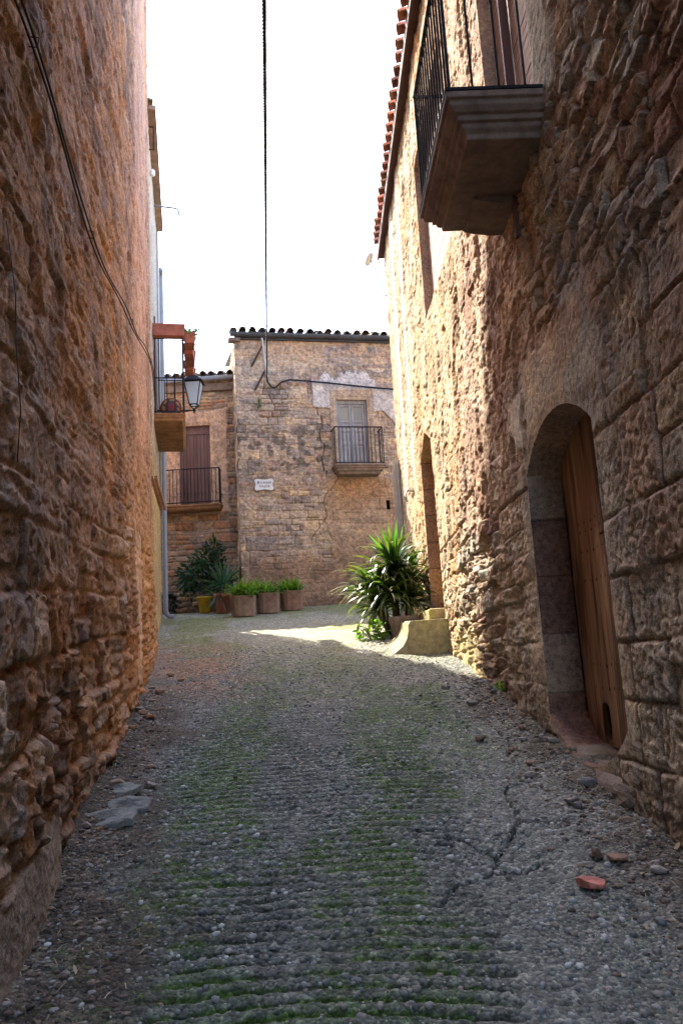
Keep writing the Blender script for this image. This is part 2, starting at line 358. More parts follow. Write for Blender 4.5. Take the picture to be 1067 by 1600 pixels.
def road_z(X, Y, full=False):
    wl, wr, n1, n2, n3, dl, dr, dirt, right, track, rib, ribm = road_fields(X, Y)
    z = gz(Y)+.05*(n3-.5)+.022*(n1-.5)+.012*(n2-.5)
    z = z+ribm*.032*(np.power(rib, .6)-.6)
    z = z+dirt*(.03+.03*(n2-.5)+.05*sst(.35, 0, np.minimum(dl, dr)))
    for c in CRACKS:
        d = seg_dist(X+(n2-.5)*.05, Y+(n1-.5)*.1, c); z = z-.035*sst(.013, .002, d)
    step = sst(.0, .05, (X-.42)+.6*(Y-4.05)*0+(n1-.5)*.1)*sst(4.35, 4.2, Y+(n2-.5)*.1)*sst(3.6, 3.75, Y)*sst(.95, .8, X)
    z = z-.030*step*right
    z = z+.010*(vn(X*55, Y*55, 40)-.5)*sst(6, 3.5, Y)
    if not full: return z
    # colour: what the surface is made of, rib grooves darkened to make them show
    con = np.array([.158, .166, .150]); c = np.ones(X.shape+(3,))*con
    c = c*(.75+.5*n1)[..., None]
    c = mix3(c, [.215, .215, .19], sst(.45, .7, n3)*.7)
    c = mix3(c, [.185, .192, .178], right*.8)
    for k in CRACKS:
        d = seg_dist(X+(n2-.5)*.05, Y+(n1-.5)*.1, k); c = mix3(c, [.028, .024, .018], sst(.013, .003, d)*.8)
    gro = ribm*sst(.65, .25, rib)
    c = mix3(c, [.024, .028, .018], gro*.9)
    mo = sst(.42, .57, fbm(X*1.25+3.3, Y*.55+1, 4, 33)+.10*sst(.55, .1, np.abs(X-.15+.05*(Y-5))) + .06*sst(.5, .1, np.abs(X+.75)))
    moss = np.clip(mo*(.28+.9*sst(.75, .2, rib)*ribm)*(.30+1.2*sst(.38, .60, .6*n2+.4*n1)), 0, 1)*sst(1.3, .9, np.abs(X+.1))
    c = mix3(c, [.058, .106, .018], np.clip(moss*1.05, 0, .95))
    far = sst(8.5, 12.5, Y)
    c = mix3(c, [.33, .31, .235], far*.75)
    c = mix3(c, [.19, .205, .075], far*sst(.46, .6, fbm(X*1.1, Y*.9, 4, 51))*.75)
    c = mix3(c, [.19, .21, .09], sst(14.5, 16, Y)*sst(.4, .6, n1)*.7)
    reds = sst(.9, .3, np.abs(dl-.55))*sst(7.5, 9, Y)*sst(13, 11, Y)
    c = mix3(c, [.30, .185, .12], reds*.75*sst(.35, .6, n1+.1))
    soil = np.ones(X.shape+(3,))*np.array([.068, .047, .031])*(.6+.8*n2)[..., None]
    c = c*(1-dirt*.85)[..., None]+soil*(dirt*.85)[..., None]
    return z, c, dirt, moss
xs = np.concatenate([[-45, -30, -20, -12, -8, -6], np.linspace(-4.4, 1.75, 560), [2.5, 4, 8, 16, 30, 45]])
ys = [1.6]
while ys[-1] < 19.5: ys.append(ys[-1]+.0034*max(ys[-1], 2.4))
ys = np.concatenate([[-40, -25, -15, -8, -4, -1.5, 0, .6, 1.1], ys, [21, 24, 30, 45, 60]])
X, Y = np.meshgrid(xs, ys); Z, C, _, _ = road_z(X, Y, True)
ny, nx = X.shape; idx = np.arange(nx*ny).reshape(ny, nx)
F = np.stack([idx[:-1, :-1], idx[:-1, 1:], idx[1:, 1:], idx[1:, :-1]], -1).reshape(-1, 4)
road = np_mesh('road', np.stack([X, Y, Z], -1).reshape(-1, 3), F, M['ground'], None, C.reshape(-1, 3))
tag(road, 'steep ribbed street of exposed pebble concrete with moss', 'road', kind='structure')

# ------------------------------------------------------------------ relief walls
def grid_faces(nz, ns):
    i = np.arange(nz*ns).reshape(nz, ns)
    return np.stack([i[:-1, :-1], i[:-1, 1:], i[1:, 1:], i[1:, :-1]], -1)
def relief(name, s, z, place, hc, mat, parent, openings=(), flip=False):
    """s,z (nz,ns) wall grid; place(s,z,h)->xyz; hc(s,z)->height,colour; openings: (sdf, depth, reveal_colour, name)"""
    keep = np.ones((s.shape[0]-1, s.shape[1]-1), bool); owner = np.full(keep.shape, -1)
    sc = (s[:-1, :-1]+s[1:, 1:])/2; zc = (z[:-1, :-1]+z[1:, 1:])/2
    for k, op in enumerate(openings):
        ins = op[0](sc, zc) < 0; keep &= ~ins; owner[ins] = k
    pad = np.pad(keep, 1, constant_values=True); powner = np.pad(owner, 1, constant_values=-1)
    # boundary edges between kept and removed cells
    E = []
    nz_, ns_ = s.shape; I = np.arange(nz_*ns_).reshape(nz_, ns_)
    k0, k1 = keep[:, :-1], keep[:, 1:]; r, c_ = np.where(k0 != k1)
    for a, b in zip(r, c_): E.append((I[a, b+1], I[a+1, b+1], max(owner[a, b], owner[a, b+1])))
    k0, k1 = keep[:-1], keep[1:]; r, c_ = np.where(k0 != k1)
    for a, b in zip(r, c_): E.append((I[a+1, b], I[a+1, b+1], max(owner[a, b], owner[a+1, b])))
    S = s.ravel().copy(); Zr = z.ravel().copy()
    for k, op in enumerate(openings):
        ids = np.unique(np.array([e[:2] for e in E if e[2] == k], dtype=int).ravel())
        if len(ids) == 0: continue
        for _ in range(3):
            d = op[0](S[ids], Zr[ids]); e = 1e-3
            gs = (op[0](S[ids]+e, Zr[ids])-d)/e; gz_ = (op[0](S[ids], Zr[ids]+e)-d)/e; g = gs*gs+gz_*gz_+1e-9
            S[ids] -= d*gs/g; Zr[ids] -= d*gz_/g
    S2 = S.reshape(s.shape); Z2 = Zr.reshape(z.shape)
    h, col = hc(S2, Z2)
    for op in openings:
        d = op[0](S2, Z2); h = h*sst(-.01, .09, d)*.8+h*.2
    P = place(S2, Z2, h)
    F = grid_faces(*s.shape)[keep]
    if flip: F = F[:, ::-1]
    wall = np_mesh(name, P.reshape(-1, 3), F, mat, parent, col.reshape(-1, 3))
    hf = h.ravel()
    for k, op in enumerate(openings):
        ed = np.array([e[:2] for e in E if e[2] == k], dtype=int)
        if len(ed) == 0 or not op[1]: continue
        K = 9; V = []; FF = []; CC = []
        t = np.linspace(0, 1, K)
        A0, A1 = ed[:, 0], ed[:, 1]
        for q in range(K):
            for ids in (A0, A1):
                dd = lerp(hf[ids], -op[1], t[q])
                wob = 0
                V.append(place(S[ids]+(fbm(Zr[ids]*9+t[q]*4, S[ids]*9+t[q]*5, 4, 91)-.5)*.022*(q > 0), Zr[ids], dd)); CC.append(op[2](S[ids], Zr[ids], t[q]))
        m_ = len(ed); V = np.concatenate(V); CC = np.concatenate(CC); ar = np.arange(m_)
        for q in range(K-1):
            b0 = q*2*m_; b1 = (q+1)*2*m_
            FF.append(np.stack([b0+ar, b0+m_+ar, b1+m_+ar, b1+ar], -1))
        np_mesh(op[3], V, np.concatenate(FF), mat, parent, CC)
    return wall

# ------------------------------------------------------------------ left: tall rubble house on the curve
LP = [(.46, .28, .175), (.36, .235, .17), (.52, .35, .235), (.29, .21, .17), (.45, .315, .225), (.38, .20, .115), (.55, .41, .30), (.33, .265, .225)]
def left_hc(s, z):
    zg = z-gz(s)                                             # height above the street
    zt_ = z-.08*s
    e, r1, r2, r3, dx, dy = coursed(s, zt_, (.17, .34), (.25, .75), 11, .035, 2.0, .25)
    e2, q1, q2, q3, ex, ey = coursed(s, zt_, (.08, .17), (.12, .40), 61, .03, 2.6, .2)
    small = sst(.50, .56, fbm(s*.7, z*.9, 3, 71))
    e = lerp(e, e2, small); r1 = lerp(r1, q1, small > .5); r2 = lerp(r2, q2, small > .5); r3 = lerp(r3, q3, small > .5); dx = lerp(dx, ex, small > .5); dy = lerp(dy, ey, small > .5)
    g = sst(.002, .026, e)
    up = sst(1.3, 2.6, zg+1.2*(fbm(s*.6, z*.5, 3, 15)-.5)*2+.16*np.maximum(s-5, 0))   # rendered over higher up and far
    fill = np.clip(up*1.1+sst(.45, .62, fbm(s*1.1, z*1.3, 3, 23))*.55, 0, 1)
    low = fbm(s*1.2, z*1.4, 4, 31); mid = fbm(s*5, z*6, 5, 32); fine = fbm(s*22, z*26, 4, 35)
    er = ridge(s*2.6, z*2.0, 4, 37)
    tilt = (.10*(r2-.5)*dx+.10*(r3-.5)*dy)*g
    fa = facet(s, z, .17, .10, 81); fb = facet(s, z, .06, .042, 83)
    h = .042*(g-1)*(1-fill*.75)+(.060*(r1-.5)*g+tilt*.55)*(1-fill*.7)+.018*(low-.5)+.008*(mid-.5)+.006*(fine-.5)+fa*.017*(1-.5*up)+fb*.010
    # erosion of the soft sandstone near the ground: hollows and flakes
    dn = sst(2.3, .7, zg)
    hol = sst(.55, .74, fbm(s*1.35+4, z*1.7, 3, 41))
    h = h-dn*(.050*hol+.022*(er-.55)-.018*fa)+dn*.03
    h = h+.02*sst(.6, .9, ridge(s*1.1, z*4.5, 3, 44))*dn
    # pock marks in the render higher up, running with the courses
    pk = sst(.60, .75, fbm(s*3.4, z*9, 3, 47)); h = h-.020*pk*up
    pk2 = sst(.66, .74, fbm(s*2.1+8, z*3.1, 3, 49)); h = h-.028*pk2*up
    big = sst(.66, .78, fbm(s*.75+2, z*1.6, 3, 52)); h = h-.03*big*up
    h = h-.12*sst(1.2, 0, zg)*0
    # smooth pick-marked patch near the far end
    pa = sst(.25, .05, np.abs(s-(8.9+.1*(z-6)))-.75+.5*(fbm(s*2, z*1.2, 3, 55)-.5))*sst(3.9, 4.4, z+.5*(mid-.5))
    h = lerp(h, .012+.006*(fine-.5)-.022*sst(.66, .72, fbm(s*7, z*16, 2, 57)), pa)
    # cement skirt at the foot close by
    sk = sst(4.15, 3.8, s)*sst(.38, .30, zg+.1*(mid-.5)); h = lerp(h, .09-.15*zg+.012*(fine-.5)+.018*(mid-.5)+.005*fb, sk)
    c = palette(LP, r1*.999)*(.70+.55*r2)[..., None]
    mud = np.array([.44, .215, .095])
    c = mix3(c, mud*.75, (1-g)*.8*(1-up*.4))
    ren = np.ones(s.shape+(3,))*np.array([.48, .30, .20])
    ren = mix3(ren, [.25, .165, .12], sst(.44, .60, fbm(s*2.6, z*3.4, 5, 63)))
    ren = mix3(ren, [.50, .265, .12], sst(.5, .68, fbm(s*1.3+9, z*.8, 4, 65)))
    fl = np.clip(fill*.9*(1-.55*sst(.50, .62, mid)), 0, 1)
    c = c*(1-fl)[..., None]+ren*fl[..., None]
    c = mix3(c, [.40, .18, .070], dn*sst(.42, .62, fbm(s*2.4, z*2.2, 4, 67))*.75)
    c = mix3(c, [.42, .33, .25], dn*sst(.60, .72, er)*.45)
    c = mix3(c, [.13, .085, .06], dn*sst(.5, .7, fbm(s*1.7+3, z*2.1, 4, 69))*.55)
    c = mix3(c, [.52, .31, .16], sst(6.5, 9, s)*sst(4.6, 3.2, z)*.5)
    c = mix3(c, [.55, .345, .245], pa*.85)
    wp = sst(.16, .04, np.abs(s-(8.0+.05*z))-.22+.25*(mid-.5))*sst(.3, .1, np.abs(z-2.2)-.55+.6*(fbm(s*6, z*2.2, 3, 73)-.5))
    h = lerp(h, .045, wp*.8); c = mix3(c, [.62, .44, .32], wp*.9)
    c = mix3(c, np.array([.30, .245, .20]), sk*.9)
    return h, np.clip(c, .01, .9)
lefthouse = empty('tall_house', (-2.4, 10., float(gz(10.))))
tag(lefthouse, 'tall orange brown rubble house filling the whole left side of the street', 'house')
def rel_to(o, V): return V-np.array(o.location)
ss = [.7]
while ss[-1] < 12.4: ss.append(ss[-1]+.0036*max(ss[-1], 2.6))
ss = np.array(ss); ss[-1] = 12.4
tv = np.concatenate([np.linspace(0, 1, 640), 1+np.linspace(.03, 1, 22)])
Sg = np.tile(ss, (len(tv), 1)); zlo = gz(ss)-.35; zhi = np.minimum(1.6+1.04*np.maximum(ss, 2.6)+.35, 15.0); ztop = 16.2
Tg = tv[:, None]
Zg = np.where(Tg <= 1, zlo+(zhi-zlo)*Tg, zhi+(ztop-zhi)*(Tg-1))
def left_place(s, z, h):
    x = lx(s); dxy = (lx(s+.05)-lx(s-.05))/.1; L = np.sqrt(1+dxy**2); nx_, ny_ = 1/L, -dxy/L
    return np.stack([x+nx_*h, s+ny_*h, z], -1)-np.array(lefthouse.location)
def left_hc2(s, z):
    h, c = left_hc(s, z); h = h*.80; d = np.where(z > 1.6+1.1*np.maximum(s, 2.6)+.6, .3, 1.); return h*d, c
relief('wall', Sg, Zg, left_place, left_hc2, M['masonry'], lefthouse)
def wall_block(name, parent, poly, z0, z1, colr, mat=None, top=None):
    """plain body of a building behind its street wall: plan polygon extruded, top may vary"""
    b = MB(); b.cur = colr; n_ = len(poly); t = top or poly
    V = [(x, y, z0) for x, y in poly]+[(x, y, z1) for x, y in t]
    F_ = [tuple(range(n_-1, -1, -1)), tuple(range(n_, 2*n_))]+[(i, (i+1) % n_, n_+(i+1) % n_, n_+i) for i in range(n_)]
    L_ = np.array(parent.location); b.add([np.array(p)-L_ for p in V], F_); return b.build(name, mat or M['far_masonry'], parent)
wall_block('body', lefthouse, [(-1.5, .7), (-2.0, 4.8), (-2.4, 7.2), (-3.12, 12.38), (-11, 12.4), (-11, -12), (-1.22, -12), (-1.22, .7)], -3, 16.15, (.33, .21, .13))  # height above view made up, set for where its shade ends
wall_block('shade_block', lefthouse, [(-3.45, 12.45), (-4.16, 16.5), (-9, 16.5), (-9, 12.45)], 0, 12.6, (.33, .21, .13))  # added unseen block, shaped to cast the shade edge on the right wall
wall_block('shade_block_top', lefthouse, [(-3.45, 12.45), (-4.16, 16.5), (-9, 16.5), (-9, 12.45)], 12.6, 16.8, (.33, .21, .13), top=[(-3.5, 12.45), (-3.68, 13.3), (-9, 13.3), (-9, 12.45)])  # added sloping top, unseen, leans that shade edge up the wall

# ------------------------------------------------------------------ right: stone house
RP = [(.41, .35, .30), (.34, .275, .235), (.46, .39, .32), (.37, .35, .33), (.31, .205, .18), (.50, .41, .32), (.40, .375, .355), (.42, .33, .265)]
def box_sd(c0, c1, z0, z1):
    def f(s, z):
        dx = np.abs(s-(c0+c1)/2)-(c1-c0)/2; dz = np.abs(z-(z0+z1)/2)-(z1-z0)/2
        return np.maximum(dx, dz)
    return f
def arch_sd(c0, c1, z0, spring, crown):
    w_ = (c1-c0)/2; rise = crown-spring; R_ = (w_*w_+rise*rise)/(2*rise); cx = (c0+c1)/2; cz = crown-R_
    def f(s, z):
        d = np.maximum(np.abs(s-cx)-w_, z0-z)
        return np.maximum(d, np.hypot(s-cx, z-cz)-R_)
    return f
def point_sd(c0, c1, z0, sh, top):
    def f(s, z):
        c = (c0+c1)/2; w_ = (c1-c0)/2; d = np.maximum(np.abs(s-c)-w_, z0-z)
        return np.maximum(d, z-(top-(top-sh)*np.abs(s-c)/w_))
    return f
ARCH = arch_sd(4.29, 5.76, .35, 2.86, 3.13)
DOOR2 = point_sd(10.35, 11.55, 2.02, 4.45, 4.72)
BLIND = box_sd(7.6, 10.0, 6.02, 8.3)
BALC = box_sd(4.62, 5.85, 5.12, 7.45)
def right_hc(s, z):
    zg = z-gz(s)
    low = fbm(s*1.1, z*1.2, 4, 131); mid = fbm(s*5, z*5.5, 5, 132); fine = fbm(s*24, z*26, 4, 135); er = ridge(s*2.4, z*2.6, 4, 137)
    # rubble
    e, r1, r2, r3, dx, dy = coursed(s, z+.06*s, (.11, .24), (.16, .50), 111, .04, 2.4, .3)
    e2, q1, q2, q3, ex, ey = stones(s+.15*z, z+.10*s, .21, .095, 161, .18, .9, 3.)
    sm = sst(.49, .53, fbm(s*.8+2, z*.9, 3, 171)) > .5
    e = np.where(sm, e2*.22, e); r1 = np.where(sm, q1, r1); r2 = np.where(sm, q2, r2); r3 = np.where(sm, q3, r3); dx = np.where(sm, ex, dx); dy = np.where(sm, ey, dy)
    g = sst(.001, .022, e); fa = facet(s, z+.12*s, .15, .075, 181); fb = facet(s, z, .055, .04, 183)
    hr = .042*(g-1)+(.060*(r1-.5)+.07*(r2-.5)*dx+.08*(r3-.5)*dy)*g+.006*(mid-.5)+.006*(fine-.5)+.012*fa+.009*fb
    cr = palette(RP, r1*.999)*(.72+.5*r2)[..., None]; cr = mix3(cr, [.27, .22, .175], (1-g)*.85)
    # large dressed blocks round the arch
    a, t1, t2, t3, ax, ay = coursed(s+.09, z, (.26, .50), (.36, .72), 212, .030, 1.6, .2)
    ga = np.maximum(sst(.001, .018, a), .85*sst(.52, .62, fbm(s*2.3, z*2.3, 3, 213)))
    pit = sst(.50, .66, fbm(s*42, z*34, 2, 215)); tool = fbm(s*8, z*46, 3, 217)
    ha = .024*(ga-1)+(.040*(t1-.5)+.03*(t2-.5)*ax+.03*(t3-.5)*ay)*ga-.010*pit*(.2+1.1*t2)+.008*(tool-.5)+.006*(mid-.5)+.012*(low-.5)+.007*fb+.005*fa
    ca = palette([(.46, .395, .335), (.41, .365, .325), (.49, .40, .33), (.38, .33, .29), (.42, .31, .26)], t1*.999)*(.8+.35*t2)[..., None]
    ca = mix3(ca, [.20, .15, .12], (1-ga)*.85); ca = mix3(ca, [.27, .225, .19], pit*.5)
    # render, flaking, vertical runs
    rn = np.ones(s.shape+(3,))*np.array([.46, .345, .28]); rn = mix3(rn, [.35, .24, .20], sst(.4, .65, fbm(s*1.4, z*2.2, 4, 221)))
    rn = mix3(rn, [.54, .44, .365], sst(.52, .68, fbm(s*2.6+3, z*1.2, 4, 223)))
    fl = sst(.47, .50, fbm(s*2.0, z*1.1, 5, 225)+.1*(mid-.5))
    hn = .010+.020*(low-.5)+.024*fl+.008*(mid-.5)+.008*fa+.006*fb+.010*(fine-.5)-.03*sst(.62, .72, fbm(s*5, z*2.0, 3, 227))-.012*sst(.6, .7, fbm(s*26, z*20, 2, 228))
    # where each stands
    wz = .7*(fbm(s*.9, z*.9, 3, 231)-.5)
    ash = sst(.1, -.1, np.maximum(np.abs(s-5.0)-2.0, z-3.25)+wz*.8)
    ren = sst(-.1, .12, np.minimum(s-5.2, z-2.95)+wz*.9)
    ren = np.maximum(ren, sst(.12, -.05, np.maximum(np.abs(s-5.1)-1.1, np.abs(z-3.25)-.42)+wz*.35))
    smo = sst(.10, -.03, np.maximum(np.abs(s-4.85)-.75, np.abs(z-3.35)-.28)+wz*.3)       # smooth roughcast over the arch
    h = lerp(lerp(hr, ha, ash), hn, ren*(.55+.45*(1-sst(.55, .7, mid))))
    c = cr*(1-ash)[..., None]+ca*ash[..., None]; c = c*(1-ren*.9)[..., None]+rn*(ren*.9)[..., None]
    h = lerp(h, .015+.012*(fbm(s*30, z*30, 3, 235)-.5)+.01*(low-.5), smo); c = mix3(c, [.46, .37, .29], smo*.85)
    nr = sst(.42, .12, ARCH(s, z))*sst(3.2, 2.8, z); h = lerp(h, .030*(ga-1)+.012*(t1-.5)-.006*pit+.004*(fine-.5)+.01, nr*.8); c = mix3(c, np.array([.50, .425, .355])*1.0, nr*.45*ga)
    jam = sst(.08, -.02, np.maximum(np.abs(s-4.42)-.2, np.abs(z-6.3)-1.3)+wz*.2)         # roughcast beside the balcony window
    h = lerp(h, .02+.014*(fbm(s*26, z*26, 3, 236)-.5), jam); c = mix3(c, [.35, .31, .27], jam*.9)
    # weathered hollow band near the foot, between door and sunny corner
    er_m = sst(.3, -.2, np.maximum(np.abs(s-7.3)-1.5, zg-1.7)+wz)
    h = h-er_m*(.07*sst(.5, .72, fbm(s*1.6, z*2.1, 3, 241))+.045*(er-.55)-.012*fa)+.02*er_m
    # sunlit far part: the sun's warm cream painted into the colour, with ochre
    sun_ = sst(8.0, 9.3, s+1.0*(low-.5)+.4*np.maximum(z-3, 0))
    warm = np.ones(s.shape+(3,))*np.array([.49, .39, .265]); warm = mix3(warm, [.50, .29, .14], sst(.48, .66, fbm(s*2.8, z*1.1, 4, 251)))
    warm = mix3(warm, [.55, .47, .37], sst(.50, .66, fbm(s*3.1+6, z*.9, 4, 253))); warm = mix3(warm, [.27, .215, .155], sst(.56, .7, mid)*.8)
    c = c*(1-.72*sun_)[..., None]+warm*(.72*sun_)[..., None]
    lichen = sst(.75, .2, zg)*sst(7.5, 9, s); c = mix3(c, [.40, .35, .14], lichen*.55*sst(.4, .6, low))
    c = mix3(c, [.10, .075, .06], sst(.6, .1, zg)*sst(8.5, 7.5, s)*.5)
    # upright bands of paler render by the far corner
    for (sb, wb) in ((13.4, .16), (12.2, .10)):
        bnd = sst(.12, .02, np.abs(s-sb+.05*(z-5)+.2*(low-.5))-wb)*sst(3.6, 4.6, z); h = lerp(h, .05, bnd*.8); c = mix3(c, [.60, .52, .46], bnd*.8)
    wpat = sst(.07, -.02, np.maximum(np.abs(s-5.80)-.10, np.abs(z-3.25)-.16)+.10*(mid-.5)*2+.08*(fbm(s*9, z*3, 2, 261)-.5)); h = lerp(h, .028, wpat); c = mix3(c, [.68, .58, .49], wpat)
    c = mix3(c, [.66, .56, .47], wpat*.9); wp2 = sst(.1, -.04, np.maximum(np.abs(s-4.05)-.10, np.abs(z-5.2)-.4)+.2*(mid-.5)); c = mix3(c, [.45, .38, .34], wp2*.8)
    red = sst(.57, .63, fbm(s*1.5+1, z*1.4, 3, 265))*sst(8.5, 7.5, s)*(1-ash); c = mix3(c, [.23, .115, .09], red*.45)
    gry = sst(.57, .66, fbm(s*1.2+7, z*1.4, 3, 267))*sst(6.5, 5.5, s); c = mix3(c, [.30, .30, .30], gry*.5)
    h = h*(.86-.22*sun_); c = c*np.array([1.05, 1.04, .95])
    # orange brown patch on the wall under the balcony
    stn = sst(.5, 0, np.maximum(np.abs(s-5.4)-.35, np.abs(z-4.35)-.5)); c = mix3(c, [.42, .26, .14], stn*.6)
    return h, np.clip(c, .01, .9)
righthouse = empty('stone_house', tuple(DR*7.5+NR*(ROFF+.4)+np.array([0, 0, gz(7.5)])))
tag(righthouse, 'grey brown stone house on the right with arched door, moulded balcony and tiled eaves', 'house')
RL = np.array(righthouse.location)
S_END = 14.75; EAVE = 9.55
ss = [1.0]
while ss[-1] < S_END: ss.append(ss[-1]+.0036*max(ss[-1], 2.6))
ss = np.array(ss); ss[-1] = S_END
Sg = np.tile(ss, (820, 1)); zlo = gz(ss)-.35; Zg = zlo+(EAVE-zlo)*np.linspace(0, 1, 820)[:, None]
def right_place(s, z, h):
    return np.stack([DR[0]*s+NR[0]*(ROFF-h), DR[1]*s+NR[1]*(ROFF-h), z], -1)-RL
def jamb_col(s, z, t):
    b = np.floor(z/.42+(t > .55)*0); r = _h(b, b*0, 77)
    c = palette([(.32, .255, .21), (.215, .135, .11), (.30, .235, .185), (.20, .125, .10)], r); j = np.abs(z/.42-np.round(z/.42)) < .018
    c = np.where(j[:, None], c*.45, c); c = np.where((z > 2.84)[:, None], np.array([.36, .27, .20]), c); return c
def warm_jamb(s, z, t):
    r = _h(np.floor(z/.4), np.floor(z*0), 78); c = palette([(.40, .26, .17), (.34, .22, .15), (.43, .29, .16)], r); j = np.abs(z/.4-np.round(z/.4)) < .02
    return np.where(j[:, None], c*.5, c)
def plain_jamb(s, z, t): return np.ones((len(s), 3))*np.array([.36, .27, .21])
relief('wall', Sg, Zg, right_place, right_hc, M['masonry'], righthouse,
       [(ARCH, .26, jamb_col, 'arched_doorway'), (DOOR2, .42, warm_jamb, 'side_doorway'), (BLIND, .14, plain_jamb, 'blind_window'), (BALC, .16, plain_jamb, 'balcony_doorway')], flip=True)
def rp(s, off, z): return DR*s+NR*off+np.array([0, 0, z])-RL       # off = distance from the camera's line, towards the house
_b = [rp(1.0, ROFF+.62, 0), rp(S_END-.02, ROFF+.62, 0), rp(S_END-.02, ROFF+9, 0), rp(-12, ROFF+9, 0), rp(-12, ROFF, 0), rp(1.0, ROFF, 0)]
wall_block('body', righthouse, [(float(p[0]+RL[0]), float(p[1]+RL[1])) for p in _b], -3, EAVE, (.30, .23, .18))
# far end return of the wall
wall_block('end_wall', righthouse, [tuple((rp(a, o, 0)+RL)[:2]) for a, o in ((S_END-.03, ROFF+.01), (S_END+.0, ROFF+.01), (S_END, ROFF+.7), (S_END-.03, ROFF+.7))], 0, EAVE, (.42, .33, .22))

# ------------------------------------------------------------------ right house: parts
def tile_arc(mb, base, axis, across, upv, L, r0, r1, n=9, th=.014, inv=False):
    """one curved clay tile: half tube along axis, thick"""
    V = []; sgn = -1 if inv else 1
    for (t, r) in ((0, r0), (1, r1)):
        for rr in (r, r-th):
            for k in range(n):
                a = math.pi*k/(n-1); V.append(base+axis*(L*t)+across*(rr*math.cos(a))+upv*(sgn*rr*math.sin(a)))
    F_ = []; o = lambda e, l, k: e*2*n+l*n+k
    for k in range(n-1):
        F_.append((o(0, 0, k), o(0, 0, k+1), o(1, 0, k+1), o(1, 0, k))); F_.append((o(0, 1, k), o(1, 1, k), o(1, 1, k+1), o(0, 1, k+1)))
        F_.append((o(0, 0, k), o(0, 1, k), o(0, 1, k+1), o(0, 0, k+1))); F_.append((o(1, 0, k), o(1, 0, k+1), o(1, 1, k+1), o(1, 1, k)))
    mb.add(V, F_)
def tile_row(name, parent, O, A, N, length, pitch, z, slope, mat, cols, out=.20, rows=2, r=.085, seed=1, wob=.02):
    """O: left end of the eave; A along, N out of the wall"""
    rnd = random.Random(seed); mb = MB(); Zv = np.array([0, 0, 1.])
    ax = -N*math.cos(slope)+Zv*math.sin(slope); upv = Zv*math.cos(slope)+N*math.sin(slope)
    n_ = int(length/pitch)
    for row in range(rows):
        for i in range(n_):
            for inv in (False, True):
                c = cols[rnd.randrange(len(cols))]; f = .75+.5*rnd.random(); mb.cur = tuple(x*f for x in c)
                b = np.asarray(O)+A*((i+(.5 if inv else 0))*pitch+rnd.uniform(-wob, wob)*.5)+N*(out+rnd.uniform(-wob, wob)-(.06 if inv else 0))+Zv*(z+rnd.uniform(-.008, .008)+(.075 if inv else .0)-row*0)+ax*(.36*row)+upv*(.012*row)
                a2 = ax+A*rnd.uniform(-.03, .03)
                tile_arc(mb, b, a2/np.linalg.norm(a2), A, upv, .46, r*1.05, r*.85, inv=inv)
    return mb.build(name, mat, parent, smooth=False)
Z3 = np.array([0, 0, 1.])
RO = NR*ROFF-RL                                         # wall frame origin (local)
TC = [(1, 1, 1), (1.1, .85, .75), (.95, 1.05, 1.0), (1.15, 1.1, .95), (.8, .75, .72)]
rt = tile_row('roof_tiles', righthouse, RO+DR*2.2, DR, -NR, 12.7, .245, EAVE+.13, math.radians(17), M['tile'], TC, .20, 2, .088, 5)
b = MB(); b.add([RO+DR*2.0+NR*(-.02)+Z3*(EAVE+.12), RO+DR*14.8-NR*.02+Z3*(EAVE+.12), RO+DR*14.8+NR*6+Z3*(EAVE+1.9), RO+DR*2.0+NR*6+Z3*(EAVE+1.9)], [(0, 1, 2, 3)])
b.build('roof', M['tile'], righthouse)
b = MB(); b.frame_box(RO, DR, -NR, 1.2, 14.82, -.05, .12, EAVE-.03, EAVE+.02); b.frame_box(RO, DR, -NR, 1.2, 14.82, .10, .135, EAVE-.07, EAVE+.10)
b.build('fascia', M['fascia'], righthouse, bevel=.006)
def moulded_slab(name, parent, O, A, N, a0, a1, out, ztop, steps, mat, curved=0):
    """balcony slab: stacked mouldings, each (drop, inset)"""
    mb = MB(); V = []; F_ = []
    z = ztop; prof = [(0, 0)]
    for d, ins in steps: prof.append((d, ins))
    for (d, ins) in prof:
        for (a, n_) in ((a0+ins, -.03), (a0+ins, out-ins), (a1-ins, out-ins), (a1-ins, -.03)):
            V.append(np.asarray(O)+A*a+N*n_+Z3*(ztop-d))
    for i in range(len(prof)-1):
        for k in range(3): F_.append((i*4+k, i*4+k+1, (i+1)*4+k+1, (i+1)*4+k))
    L_ = (len(prof)-1)*4; F_.append((0, 3, 2, 1)); F_.append((L_, L_+1, L_+2, L_+3))
    mb.add(V, F_); return mb.build(name, mat, parent, bevel=.008)
BS0, BS1, BOUT, BZ = 4.41, 5.82, .64, 5.09
st = [(.045, 0), (.05, .022), (.085, .024), (.115, .055), (.118, .078), (.155, .080), (.158, .105), (.19, .108), (.215, .140), (.25, .145)]
slab = moulded_slab('balcony_slab', righthouse, RO, DR, -NR, BS0, BS1, BOUT, BZ, st, M['slab'])
